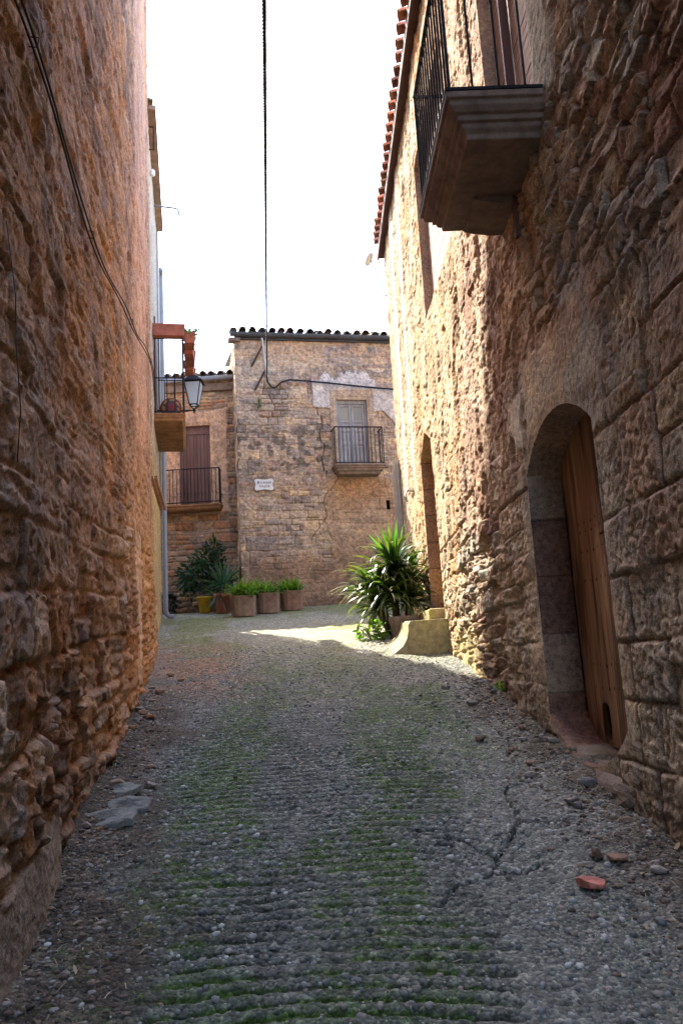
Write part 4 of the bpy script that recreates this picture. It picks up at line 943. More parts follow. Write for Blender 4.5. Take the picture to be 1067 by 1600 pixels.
# steel cable bracket with two struts
br = empty('cable_bracket', tuple(OC+AC*.65+NC*.05+Z3*8.4)); tag(br, 'slanted pale steel cable post with two dark struts on the centre house', 'cable bracket')
def bl(a, n_, z): return OC+AC*a+NC*n_+Z3*z-np.array(br.location)
mb = MB(); mb.tube([bl(.61, .13, 9.0), bl(.70, .13, 7.98)], .026, 4); mb.build('post', M['pale_metal'], br)
for (a, z) in ((.60, 8.80), (.66, 8.22)):
    mb = MB(); mb.tube([bl(a+.01, .12, z), bl(a-.24, .01, z-.46)], .022, 6); mb.build('strut', M['rust'], br)
wd = empty('wall_weed', tuple(OC+AC*.50+NC*.02+Z3*7.45)); tag(wd, 'green weed tuft rooted in the centre house wall below the cable bracket', 'weed')
mb = MB(); rosette(mb, (0, 0, 0), 26, .20, .022, random.Random(4), (-60, 60), (1, 5), ((.06, .13, .04), (.09, .16, .05))); mb.build('leaves', M['leaf'], wd)

# ------------------------------------------------------------------ far left house with the boarded balcony door
LY = 18.12; AL = np.array([1., 0, 0]); NL = np.array([0, -1., 0]); LE = 8.36
lh = empty('shuttered_house', (-3.6, LY, float(gz(LY)))); tag(lh, 'low rubble house in the far left corner with purple brown boarded balcony door', 'house')
LL = np.array(lh.location); LZ = np.array([0, LY, 0])-LL
def lh_hc(s, z):
    low = fbm(s*1.3, z*1.3, 4, 501); mid = fbm(s*5, z*6, 5, 502); fine = fbm(s*20, z*22, 3, 503)
    e, r1, r2, r3, dx, dy = coursed(s, z, (.10, .22), (.16, .46), 511, .03, 2.4, .25); g = sst(.002, .03, e)
    h = .035*(g-1)+.03*(r1-.5)*g+.025*(mid-.5)+.008*(fine-.5)
    c = palette([(.36, .24, .15), (.30, .22, .165), (.42, .27, .15), (.27, .20, .16), (.40, .20, .11), (.37, .28, .19)], r1*.999)*(.75+.45*r2)[..., None]
    c = mix3(c, [.36, .30, .26], (1-g)*.75)
    pk = blob(s, z, -4.3, -2.62, 5.1, 7.62, low, .12, .03); h = lerp(h, .03+.006*(fine-.5), pk); c = mix3(c, [.50, .34, .24], pk*.9)
    gr = sst(.5, .62, fbm(s*1.9, z*1.9, 4, 521))*sst(-2.95, -2.6, s)*sst(5, 5.4, z); c = mix3(c, [.40, .385, .375], gr*.8)
    c = mix3(c, [.20, .145, .11], sst(3.3, 2.8, z)*.5); c = mix3(c, [.16, .12, .10], sst(-2.75, -2.3, s)*sst(5.2, 4.4, z)*.5)  # wall foot darker; shade beside the centre house corner painted into the colour
    return h, np.clip(c, .01, .9)
ss = np.concatenate([np.linspace(-9, -4.7, 15), np.linspace(-4.6, -1.6, 230)]); zz = np.linspace(2.3, LE, 380)
LDR = box_sd(-3.76, -3.03, 5.25, 7.22)
relief('wall', np.tile(ss, (380, 1)), np.tile(zz[:, None], (1, len(ss))), lambda s, z, h: np.stack([s-LL[0], LZ[1]-h, z-LL[2]+0*s], -1), lh_hc, M['far_masonry'], lh,
       [(LDR, .10, lambda s, z, t: np.ones((len(s), 3))*np.array([.42, .29, .21]), 'door_reveal')])
wall_block('body', lh, [(-9, LY+.2), (-1.6, LY+.2), (-1.6, LY+7), (-9, LY+7)], 1.5, LE-.05, (.34, .24, .17))
slats('boarded_door', lh, LZ-Z3*0, AL, NL, -3.76, -3.03, -.09, 5.25-0, 7.22, .082, M['brown_wood'], False, .006, .025)
b = MB(); b.frame_box(LZ, AL, NL, -3.74, -3.06, -.064, -.045, 7.02, 7.10); b.build('door_batten', M['brown_wood'], lh)
moulded_slab('balcony_slab', lh, LZ, AL, NL, -4.3, -2.76, .36, 5.24, [(.04, 0), (.05, .02), (.11, .03), (.14, .06)], M['ochre_slab'])
rail = MB(); Q0, Q1, QN, QZ = -4.27, -2.79, .33, 5.24
for zr in (.84, .05): rail.tube([LZ+AL*Q0+Z3*(QZ+zr), LZ+AL*Q0+NL*QN+Z3*(QZ+zr), LZ+AL*Q1+NL*QN+Z3*(QZ+zr), LZ+AL*Q1+Z3*(QZ+zr)], .014, 6)
[rail.tube([LZ+AL*a+NL*QN+Z3*QZ, LZ+AL*a+NL*QN+Z3*(QZ+.85)], .012, 6) for a in (Q0, Q1)]; lrail = rail.build('balcony_railing', M['iron'], lh); b0 = None
for a, n_ in [(a, QN) for a in np.linspace(Q0, Q1, 19)]+[(Q1, q) for q in (.08, .16, .24)]:
    p = LZ+AL*a+NL*n_+Z3*QZ
    if b0 is None:
        bb = MB(); bb.tube([(0, 0, .02), (0, 0, .84)], .008, 6); bb.tube([(.0, 0, .3), (.035, 0, .22), (.0, 0, .14), (-.035, 0, .22), (0, 0, .3)], .004, 4); b0 = bb.build('baluster', M['iron'], lrail); b0.location = p
    else: dup(b0, p, lrail)
tile_row('roof_tiles', lh, LZ+AL*-8, AL, NL, 5.9, .22, LE+.08, math.radians(16), M['old_tile'], TD, .14, 2, .08, 25, .05)
b = MB(); b.add([LZ+AL*-9+NL*.05+Z3*(LE+.06), LZ+AL*-1.7+NL*.05+Z3*(LE+.06), LZ+AL*-1.7-NL*7+Z3*(LE+1.9), LZ+AL*-9-NL*7+Z3*(LE+1.9)], [(0, 1, 2, 3)]); b.build('roof', M['old_tile'], lh)
g_ = MB(); g_.tube([LZ+AL*-8+NL*.12+Z3*(LE-.09), LZ+AL*-2.3+NL*.12+Z3*(LE+.0)], .06, 10); g_.build('gutter', M['pvc'], lh, smooth=True)
b = MB(); b.cur = (.8, .8, .8); b.frame_box(LZ, AL, NL, -8, -1.9, -.02, .06, LE-.30, LE-.13); b.build('cornice', M['slab'], lh, bevel=.01)

# ------------------------------------------------------------------ left: plastered house beyond the bend
OB = np.array([-3.84, 16.44, 0]); AB = np.array([-.196, .981, 0]); AB /= np.linalg.norm(AB); NB = np.array([AB[1], -AB[0], 0]); BE = 11.25
bh = empty('plastered_house', tuple(OB-AB*2+Z3*gz(15.))); tag(bh, 'narrow grey plastered house past the bend on the left with planted balcony', 'house')
BL = np.array(bh.location); BO = OB-BL
def bh_hc(s, z):
    low = fbm(s*1.3, z*1.3, 4, 601); mid = fbm(s*5, z*6, 5, 602); fine = fbm(s*20, z*22, 3, 603)
    h = .02*(low-.5)+.02*(mid-.5)+.006*(fine-.5); up = sst(5.0, 5.6, z+.3*(low-.5))
    c = np.ones(s.shape+(3,))*np.array([.46, .31, .145]); c = mix3(c, [.30, .20, .10], sst(.5, .65, mid)*.6); c = mix3(c, [.40, .35, .29], up*.9)
    return h, np.clip(c, .01, .9)
ss = np.linspace(-4.25, 0, 220); zz = np.linspace(1.6, BE, 420)
relief('wall', np.tile(ss, (420, 1)), np.tile(zz[:, None], (1, 220)), lambda s, z, h: np.stack([BO[0]+AB[0]*s+NB[0]*h, BO[1]+AB[1]*s+NB[1]*h, z-BL[2]+0*s], -1), bh_hc, M['far_masonry'], bh)
def bpn(a, n_): p = OB+AB*a+NB*n_; return (float(p[0]), float(p[1]))
wall_block('body', bh, [bpn(-4.2, -.03), bpn(-.005, -.03), bpn(-.005, -.5), bpn(-4.2, -.5)], 1, BE, (.44, .36, .28))
BZ0 = BO
tile_row('roof_tiles', bh, BZ0+AB*-4.3, AB, NB, 4.05, .23, BE+.04, math.radians(14), M['pale_stone'], [(.8, .7, .65), (.75, .6, .55), (.65, .6, .58)], .10, 2, .085, 35, .03)
b = MB(); b.cur = (1.3, 1.25, 1.2); b.frame_box(BZ0, AB, NB, -4.3, -.25, -.4, .15, BE-.06, BE+.03); b.build('eaves', M['slab'], bh, bevel=.01)
moulded_slab('balcony_slab', bh, BZ0, AB, NB, -3.0, -.75, .56, 6.07, [(.03, 0), (.04, .012), (.075, .02), (.085, .04), (.13, .05)], M['ochre_slab'])
rail = MB(); zt = 7.50
def bb_(a, n_, z): return BZ0+AB*a+NB*n_+Z3*z
for z in (zt, 6.74, 6.10): rail.tube([bb_(-2.97, 0, z), bb_(-2.97, .53, z), bb_(-.78, .53, z), bb_(-.78, 0, z)], .013, 6)
rail.tube([bb_(-2.97, .53, 6.08), bb_(-2.97, .53, zt)], .02, 6)
brail = rail.build('balcony_railing', M['iron'], bh); b0 = None
for a, n_ in [(-2.97, q) for q in (.10, .24, .38)]+[(a, .53) for a in np.linspace(-2.8, -.78, 15)]+[(-.78, q) for q in (.14, .34)]:
    p = bb_(a, n_, 6.08)
    if b0 is None:
        bb = MB(); bb.tube([(0, 0, 0), (0, 0, 1.42)], .009, 6); b0 = bb.build('baluster', M['iron'], brail); b0.location = p
    else: dup(b0, p, brail)
b = MB(); b.frame_box(BZ0, AB, NB, -2.6, -1.7, -.02, .03, 6.07, 8.1); b.build('balcony_door', M['fascia'], bh)
# things on that balcony
def trough(name, loc, A, N, L, Wd, H, mat, label, group):
    o = empty(name, loc); tag(o, label, 'planter', group); mb = MB(); z0 = np.zeros(3); V = []
    for (z, k) in ((0, .86), (H*.82, 1.0), (H*.82, 1.08), (H, 1.08), (H, .96), (H*.8, .94)):
        for (sa, sn) in ((-1, -1), (1, -1), (1, 1), (-1, 1)): V.append(A*(sa*L/2*(1-(1-k)*.4))+N*(sn*Wd/2*k)+Z3*z)
    F_ = [(i*4+k, i*4+(k+1) % 4, (i+1)*4+(k+1) % 4, (i+1)*4+k) for i in range(5) for k in range(4)]+[(3, 2, 1, 0)]
    mb.add(V, F_); mb.build('trough', mat, o, bevel=.006)
    s_ = MB(); s_.add([A*(sa*L/2*.92)+N*(sn*Wd/2*.9)+Z3*H*.85 for (sa, sn) in ((-1, -1), (1, -1), (1, 1), (-1, 1))], [(0, 1, 2, 3)]); s_.build('soil', M['soil'], o); return o
GP = 'terracotta planters hooked along the left balcony rail'
trough('balcony_planter', OB+AB*-3.04+NB*.27+Z3*7.50, NB, AB, .60, .19, .22, M['terracotta'], 'long terracotta planter on the near end of the left balcony rail', GP)
rnd = random.Random(17)
ords = ['nearest terracotta planter on the long balcony rail with spiky aloe', 'second terracotta planter along the long balcony rail', 'middle terracotta planter along the long balcony rail', 'fourth terracotta planter along the long balcony rail', 'farthest and lowest looking terracotta planter on the balcony rail']
for i, a in enumerate((-2.76, -2.31, -1.86, -1.41, -.96)):
    trough('balcony_planter', OB+AB*a+NB*(.66+(0, -.015, .012, -.01, .02)[i])+Z3*(7.44+(0, -.03, .01, -.02, -.01)[i]), AB*math.cos((.0, .06, -.05, .04, -.06)[i])+NB*math.sin((.0, .06, -.05, .04, -.06)[i]), NB, .37, .20, .21, M['terracotta'], ords[i], GP)
    pl = empty('succulent', OB+AB*a+NB*.66+Z3*7.63); tag(pl, ['spiky aloe in the nearest balcony planter', 'small succulent in the second balcony planter', 'small succulent in the middle balcony planter', 'small succulent in the fourth balcony planter', 'small succulent in the farthest balcony planter'][i], 'plant', 'succulents in the balcony planters')
    mb = MB()
    for k in (-.13, 0, .13): rosette(mb, tuple(AB*k), 26 if i == 0 else 12, .26 if i == 0 else .17, .032, rnd, (0, 80), (.3, 3.), ((.09, .15, .08), (.12, .18, .08), (.07, .12, .07)))
    mb.build('leaves', M['leaf'], pl)
cu = empty('round_cushion', OB+AB*-2.66+NB*.30+Z3*6.07); tag(cu, 'round red and yellow patterned cushion on the left balcony floor', 'cushion')
mb = MB(); V = []; n_, k_ = 20, 12; Cc = []
for i in range(k_+1):
    t = math.pi*i/k_
    for k in range(n_):
        a = 2*math.pi*k/n_; V.append((.20*math.sin(t)*math.cos(a), .10*math.cos(t), .20+.20*math.sin(t)*math.sin(a)))
        rr = math.sin(t); Cc.append((.16, .03, .03) if rr > .85 else ((.38, .22, .05) if rr > .62 and len(Cc) % 3 else ((.05, .05, .08) if rr > .3 else (.22, .05, .045))))
V = [tuple(AB*y+NB*x+Z3*z) for x, y, z in V]; mb.add(V, [(i*n_+k, i*n_+(k+1) % n_, (i+1)*n_+(k+1) % n_, (i+1)*n_+k) for i in range(k_) for k in range(n_)]); mb.c = Cc
mb.build('cover', M['fabric'], cu, smooth=True)
# lantern on its arm
ln = empty('wall_lantern', tuple(at_y(303, 622, 14.6))); tag(ln, 'black framed frosted street lantern hanging beside the left balcony', 'street lamp')
Ll = np.array(ln.location); mb = MB(); fm = MB(); V = []
w0, w1, H0, H1 = .075, .155, -.14, .30
cr = [(-1, -1), (1, -1), (1, 1), (-1, 1)]
for (w_, z) in ((w0, H0), (w1, H1)):
    for sx, sy in cr: V.append((sx*w_, sy*w_, z))
mb.add(V, [(k, (k+1) % 4, 4+(k+1) % 4, 4+k) for k in range(4)]); mb.build('glass_panes', M['frosted'], ln)
for k in range(4): fm.tube([V[k], V[4+k]], .011, 5); fm.tube([V[k], V[(k+1) % 4]], .012, 5); fm.tube([V[4+k], V[4+(k+1) % 4]], .014, 5)
fm.tube([V[0], (0, 0, H0-.10)], .01, 5); fm.tube([V[1], (0, 0, H0-.10)], .01, 5); fm.tube([V[2], (0, 0, H0-.10)], .01, 5); fm.tube([V[3], (0, 0, H0-.10)], .01, 5); fm.tube([(0, 0, H0-.07), (0, 0, H0-.16)], [.03, .012], 8)
fm.build('frame', M['iron'], ln)
hd = MB(); hd.add([(sx*.19, sy*.19, H1+.015) for sx, sy in cr]+[(sx*.06, sy*.06, H1+.15) for sx, sy in cr], [(0, 1, 5, 4), (1, 2, 6, 5), (2, 3, 7, 6), (3, 0, 4, 7), (4, 5, 6, 7), (3, 2, 1, 0)]); hd.build('lamp_cap', M['iron'], ln)
p_ = OB+AB*((np.array([Ll[0], Ll[1], 0])-OB)@AB)+NB*.02-Ll; p_[2] = H0-.11
am = MB(); am.tube([(0, 0, H0-.11), p_], .012, 6); am.tube([(-.05, 0, H0-.11), p_*.6+np.array([0, 0, -.16]), p_+np.array([0, 0, -.30])], .010, 6); am.build('arm', M['iron'], ln)
# rainwater pipe and the small fittings on that wall
pp = empty('drainpipe', tuple(OB+AB*.08+NB*.07+Z3*gz(16.5))); tag(pp, 'tall blue grey plastic drainpipe down the corner of the plastered house', 'drainpipe')
PL = np.array(pp.location); mb = MB(); pb = OB+AB*.08+NB*.075-PL
mb.tube([pb-AB*.28+Z3*10.30, pb-AB*.10+Z3*10.36, pb-AB*.02+Z3*10.33, pb+Z3*10.22, pb+Z3*6.0, pb+Z3*2.75, pb+NB*.03+Z3*2.66, pb+NB*.09+AB*-.02+Z3*2.61, pb+NB*.16-AB*.05+Z3*2.62], .052, 12); mb.build('pipe', M['pvc'], pp, smooth=True)
for z in (3.1, 4.6, 6.4, 8.0, 9.4):
    r_ = MB(); r_.tube([pb+Z3*z, pb+Z3*(z+.05)], .059, 12); r_.frame_box(pb, AB, NB, -.02, .02, -.09, -.04, z, z+.04); r_.build('pipe_clip', M['pvc'], pp)
cdt = empty('wall_conduit', tuple(OB+AB*-.7+NB*.03+Z3*8)); tag(cdt, 'two thin pale conduits running up the plastered wall above the balcony', 'conduit')
q0 = OB-np.array(cdt.location)
for (a, n_, z0, z1) in ((-.75, .035, 5.0, 10.9), (-.45, .03, 5.2, 10.4)):
    mb = MB(); mb.tube([q0+AB*a+NB*n_+Z3*z0, q0+AB*a+NB*n_+Z3*z1], .022, 8); mb.build('tube', M['pale_metal'], cdt, smooth=True)
ab = empty('pipe_arm', tuple(OB+AB*-1.6+Z3*11.0)); tag(ab, 'thin bent metal arm with drooping tip sticking out below the left eaves', 'wall arm')
mb = MB(); mb.tube([(0, 0, 0), tuple(NB*.42+Z3*-.03), tuple(NB*.48+Z3*-.05), tuple(NB*.50+Z3*-.10)], .022, 8); mb.build('arm', M['pvc'], ab, smooth=True)
mb = MB(); mb.tube([tuple(NB*.50+Z3*-.10), tuple(NB*.50+Z3*-.15), tuple(NB*.50+Z3*-.24)], [.028, .022, .01], 8); mb.build('tip', M['pvc'], ab)
hb = MB(); q = OB+AB*-3.85; hb.tube([(0, 0, 0), tuple(NB*.09), tuple(NB*.09+Z3*.45), tuple(Z3*.45)], .014, 6); hb_ = hb.build('wall_bar', M['iron'], None); hb_.location = q+NB*.0+Z3*10.72
tag(hb_, 'short upright dark iron bar fixed high on the plastered wall', 'wall bar')
il = empty('wall_insulator', tuple(OB+AB*-3.45+NB*.05+Z3*10.52)); tag(il, 'small white ceramic fitting high on the plastered wall below the iron bar', 'insulator')
mb = MB(); mb.lathe([(.001, -.06), (.03, -.06), (.05, -.02), (.03, 0), (.05, .03), (.03, .06), (.001, .07)], (0, 0, 0), 12); mb.build('body', M['white'], il, smooth=True)
mb = MB(); mb.tube([(0, 0, 0), tuple(NB*-.08)], .012, 6); mb.build('pin', M['iron'], il)
# slanted old wooden ledge low on the plastered wall
wl_ = empty('wooden_ledge', tuple(on_plane(243, 772, OB, NB, .06))); tag(wl_, 'slanted weathered yellow wooden boards jutting from the plastered wall under the balcony', 'wooden ledge')
for k in (0, 1):
    mb = MB(); V = [AB*a+NB*(n_+.06*k)+Z3*z for (a, z, n_) in ((-.35, .22, -.06), (-.35, .16, -.06), (.1, -.25, .06), (.1, -.18, .06))]; V += [v+NB*.04 for v in V]
    mb.add(V, [(0, 1, 2, 3), (7, 6, 5, 4), (0, 4, 5, 1), (1, 5, 6, 2), (2, 6, 7, 3), (3, 7, 4, 0)]); mb.build('board', M['ochre_slab'], wl_)

# ------------------------------------------------------------------ potted plants in the corner
def gpt(x, y): return (x, y, float(road_z(np.array([x]), np.array([y]))[0]))
yp = pot_lathe('yellow_pot', gpt(-3.12, 17.45), [(.001, 0), (.125, 0), (.16, .30), (.178, .30), (.182, .36), (.165, .36), (.155, .30), (.001, .30)], M['yellow']); soil(yp, .155, .31)
tag(yp, 'yellow pot holding the dark leafy shrub', 'plant pot')
shr = empty('potted_shrub', tuple(np.array(gpt(-3.12, 17.45))+Z3*.30)); tag(shr, 'dark green leafy shrub growing in the yellow pot', 'shrub')
rnd = random.Random(11); DG = ((.018, .045, .030), (.025, .060, .035), (.014, .035, .026), (.035, .075, .04))
mb = MB()
for k in range(9):
    a = 2*math.pi*k/9; mb.tube([(0, 0, 0), (.12*math.cos(a), .1*math.sin(a), .35), (.38*math.cos(a), .25*math.sin(a), .55+.3*(k % 3)/2)], [.018, .012, .006], 6)
mb.tube([(0, 0, 0), (.1, 0, .6), (.22, 0, 1.25)], [.02, .014, .006], 6); mb.build('branches', M['bark'], shr)
cl = MB(); parts_ = [((-.05, 0, .52), (.52, .34, .36), 560), ((.12, .05, .82), (.36, .28, .30), 320), ((.22, 0, 1.12), (.20, .18, .22), 150), ((-.36, 0, .42), (.26, .22, .24), 170), ((.35, -.05, .45), (.3, .25, .28), 170), ((-.3, -.1, .18), (.2, .2, .14), 60)]
for c, r, n_ in parts_:
    o = small_leaves('tmp', None, c, n_, r, .115, DG, rnd, 'gloss_leaf', .25)
    me = o.data; cols = np.zeros(len(me.vertices)*4, dtype=np.float32); me.color_attributes['Col'].data.foreach_get('color', cols); cols = cols.reshape(-1, 4)
    b0 = len(cl.v); cl.v += [tuple(v.co) for v in me.vertices]; cl.c += [tuple(c_[:3]) for c_ in cols]; cl.f += [[b0+i for i in p.vertices] for p in me.polygons]
    bpy.data.objects.remove(o); bpy.data.meshes.remove(me)
cl.build('foliage', M['gloss_leaf'], shr)
tp = pot_lathe('terracotta_pot', gpt(-2.64, 16.9), [(.001, 0), (.14, 0), (.175, .34), (.20, .34), (.205, .42), (.185, .42), (.17, .36), (.001, .36)], M['terracotta']); soil(tp, .17, .37)
tag(tp, 'reddish terracotta pot holding the spiky yucca', 'plant pot')
yu = empty('yucca', tuple(np.array(gpt(-2.64, 16.9))+Z3*.36)); tag(yu, 'blue green spiky yucca growing in the terracotta pot', 'plant')
mb = MB(); rnd = random.Random(21); YC = ((.045, .10, .075), (.03, .075, .06), (.06, .12, .085))
rosette(mb, (.04, 0, .28), 80, .62, .042, rnd, (-35, 88), (.05, .9), YC, (.10, .13, .07)); rosette(mb, (-.08, -.05, .05), 40, .5, .04, rnd, (-60, 40), (.2, 1.2), YC, (.12, .09, .05)); mb.build('leaves', M['gloss_leaf'], yu, smooth=True)
mb = MB(); mb.tube([(0, 0, -.02), (.04, 0, .3)], [.05, .04], 8); mb.build('trunk', M['bark'], yu)
GPL = 'square stone planters along the foot of the centre house'
labs = ['square stone planter nearest the terracotta pot, first of three', 'square stone planter in the middle of the three', 'square stone planter at the right end of the three']
plab = ['strappy green plant overflowing the square planter beside the yucca', 'strappy green plant in the middle square planter', 'strappy green plant in the right end square planter']
for i, ((x, y), w_) in enumerate(zip(((-2.10, 16.05), (-1.64, 16.42), (-1.17, 16.80)), (.48, .47, .46))):
    g = gpt(x, y); o = empty('square_planter', (g[0], g[1], g[2]-.015), math.radians(15+random.uniform(-5, 9))); tag(o, labs[i], 'planter', GPL)
    mb = MB(); V = []; h = .42
    for (z, k) in ((0, .88), (h, 1.0), (h, .86), (h*.85, .84)):
        n_ = 16
        for q in range(n_):
            a = 2*math.pi*(q+.5)/n_; p = 6.; r = (abs(math.cos(a))**p+abs(math.sin(a))**p)**(-1/p); V.append((w_/2*k*r*math.cos(a), w_/2*k*r*math.sin(a), z))
    n_ = 16; F_ = [(e*n_+q, e*n_+(q+1) % n_, (e+1)*n_+(q+1) % n_, (e+1)*n_+q) for e in range(3) for q in range(n_)]+[tuple(range(n_-1, -1, -1))]
    mb.cur = ((1, .95, .9), (.95, .85, .8), (1.0, .82, .72))[i]; mb.add(V, F_); mb.build('box', M['pot_stone'], o, bevel=.008)
    s_ = MB(); s_.add([V[3*n_+q] for q in range(n_)], [tuple(range(n_))]); s_.build('soil', M['soil'], o)
    pl = empty('strappy_plant', (g[0], g[1], g[2]+.36)); tag(pl, plab[i], 'plant', 'strappy green plants in the square planters')
    mb = MB(); rnd = random.Random(30+i); ic = ((.09, .19, .025), (.12, .24, .03), (.06, .14, .02), (.16, .26, .05))
    for k in range(9):
        cx, cy = rnd.uniform(-.17, .17), rnd.uniform(-.17, .17)
        rosette(mb, (cx, cy, .03), 32 if i == 0 else 28, .44 if i == 0 else .38, .030, rnd, (35, 88), (1.5, 6.0), ic, (.20, .24, .07))
    mb.build('leaves', M['leaf'], pl, smooth=True)
dk = empty('dark_shrub', gpt(-4.0, 17.75)); tag(dk, 'small dark shrub in the corner behind the drainpipe', 'shrub')
small_leaves('foliage', dk, (0, 0, .22), 260, (.24, .2, .26), .09, ((.010, .022, .014), (.02, .015, .012), (.015, .03, .018)), random.Random(9), 'leaf', .2)
mb = MB(); mb.tube([(0, 0, 0), (0, 0, .3)], .012, 6); mb.build('stem', M['bark'], dk)
for (x, y, n_, L, lab) in ((1.38, 7.35, 46, .10, 'small bright green weed at the foot of the right wall past the arched door'), (1.36, 8.1, 20, .06, 'tiny weed at the foot of the right wall near the sunlit edge')):
    wd = empty('weed', gpt(x, y)); tag(wd, lab, 'weed'); mb = MB()
    for k in range(4): rosette(mb, (rnd.uniform(-.06, .06), rnd.uniform(-.08, .08), .0), n_//4, L, .012, rnd, (20, 85), (2, 8), ((.10, .22, .03), (.14, .26, .05)))
    mb.build('leaves', M['leaf'], wd)

# ------------------------------------------------------------------ cables
def sag(p0, p1, s_, n_=30):
    p0 = np.asarray(p0, float); p1 = np.asarray(p1, float)
    return [p0+(p1-p0)*t-Z3*s_*4*t*(1-t) for t in np.linspace(0, 1, n_)]
def twisted(name, pts, r, pitch, mat, label, strands=3):
    pts = np.array(pts); d = np.concatenate([[0], np.cumsum(np.linalg.norm(np.diff(pts, axis=0), axis=1))]); n_ = int(d[-1]/pitch*6); dd = np.linspace(0, d[-1], n_)
    P = np.stack([np.interp(dd, d, pts[:, k]) for k in range(3)], -1); T = np.gradient(P, axis=0); T /= np.linalg.norm(T, axis=1)[:, None]
    u = np.cross(T, [.13, .2, 1.]); u /= np.linalg.norm(u, axis=1)[:, None]; v = np.cross(T, u); mb = MB(); c0 = P[0]
    for s_ in range(strands):
        a = 2*math.pi*(dd/pitch+s_/strands); Q = P+r*(np.cos(a)[:, None]*u+np.sin(a)[:, None]*v)-c0; mb.tube(list(Q), r*1.02, 5)
    o = mb.build(name, mat, None, smooth=True); o.location = [float(x) for x in c0]; tag(o, label, 'cable'); return o
topb = OC+AC*.69+NC*.17+Z3*8.05
near_ = at_y(410.5, -260, 3.2)
twisted('overhead_cable', sag(topb+Z3*0, near_, .03, 30)+[near_+(near_-topb)*.35+Z3*.2], .0088, .12, M['black'], 'black twisted cable running overhead along the street to the centre house')
lo_ = [OC+AC*a+NC*n_+Z3*z for a, n_, z in ((.69, .15, 8.06), (.71, .13, 7.92), (.80, .12, 7.80), (.90, .11, 7.80), (1.02, .10, 7.93), (1.22, .09, 8.0), (1.7, .09, 7.97), (2.2, .09, 7.93), (2.8, .09, 7.87), (3.4, .09, 7.82), (4.3, .09, 7.76))]
twisted('facade_cable', lo_, .012, .14, M['black'], 'black cable looping from the bracket along the centre house above its door')
def wire(name, pts, r, label, mat='black', sm=6):
    mb = MB(); c0 = np.asarray(pts[0], float); mb.tube([np.asarray(p)-c0 for p in pts], r, sm); o = mb.build(name, M[mat], None, smooth=True); o.location = [float(x) for x in c0]; tag(o, label, 'cable'); return o
wire('sky_wire', sag(at_y(250, 516, 17.6), at_y(640, 497, 16.4), .02), .010, 'thin wire crossing the sky just above the centre house roof')
ctr = [(2.5, 2.71+1.6), (2.86, 2.70+1.6), (3.35, 2.69+1.6), (3.79, 2.72+1.6), (4.31, 2.72+1.6), (5.09, 2.81+1.6), (5.79, 2.97+1.6), (7.1, 3.22+1.6), (9.33, 3.83+1.6), (10.3, 4.02+1.6), (11.6, 4.1+1.6)]
yy = np.linspace(2.2, 11.6, 120); zz = np.interp(yy, [c[0] for c in ctr], [c[1] for c in ctr]); zz = np.convolve(np.pad(zz, 4, mode='edge'), np.ones(9)/9, 'valid')
def lwp(y, z, o): return np.array([float(lx(y)), y, 0])*1.0+np.array([1/math.sqrt(1.06), .24/math.sqrt(1.06), 0])*o+Z3*z
wcl = empty('wall_cable', tuple(lwp(2.2, 4.3, .07))); tag(wcl, 'pair of black cables sagging along the left rubble wall', 'cable'); c0 = np.array(wcl.location)
for k, (dz, do) in enumerate(((0, .062), (.022, .075))):
    mb = MB(); mb.tube([lwp(y, z+dz*(1+.8*math.sin(y*3.1)), do)-c0 for y, z in zip(yy, zz)], .0062, 6); mb.build('strand', M['black'], wcl, smooth=True)
for y in (2.98, 4.65, 6.9, 9.6):
    z = float(np.interp(y, yy, zz)); mb = MB(); mb.tube([lwp(y, z-.014, .05)-c0, lwp(y, z-.013, .085)-c0, lwp(y, z+.035, .09)-c0, lwp(y, z+.036, .05)-c0], .003, 5); mb.build('clip', M['iron'], wcl)
wire('thin_wall_wire', [lwp(y, z, .06) for y, z in ((2.72, 3.3), (2.84, 3.05), (2.86, 2.85), (2.93, 2.62), (2.90, 2.4))], .0022, 'thin frayed wire hanging down the near left wall')

# ------------------------------------------------------------------ loose stones
def stone_thing(name, x, y, size, colr, label, seed, rot=0., group=None, sub=3, rough=.2, sink=.25):
    g = gpt(x, y); mb = MB(); mb.cur = colr; lump(mb, (0, 0, 0), size, 0, seed, sub, rough); o = mb.build(name, M['stone'], None); o.location = (g[0], g[1], g[2]+size[2]*(1-sink)); o.rotation_euler = (0, 0, rot)
    tag(o, label, 'stone', group); return o
st_ = stone_thing('brick_fragment', .98, 3.64, (.075, .048, .030), (.58, .22, .17), 'pinkish red broken brick fragment on the pebble concrete', 41, -.35, None, 3, .12)
stone_thing('brown_stone', 1.10, 3.92, (.035, .04, .028), (.12, .075, .05), 'small dark brown stone just behind the brick fragment', 42)
stone_thing('white_stone', 1.70, 4.98, (.045, .03, .018), (.45, .43, .41), 'small pale stone on the doorstep at the foot of the arched door', 43, 0, None, 2)
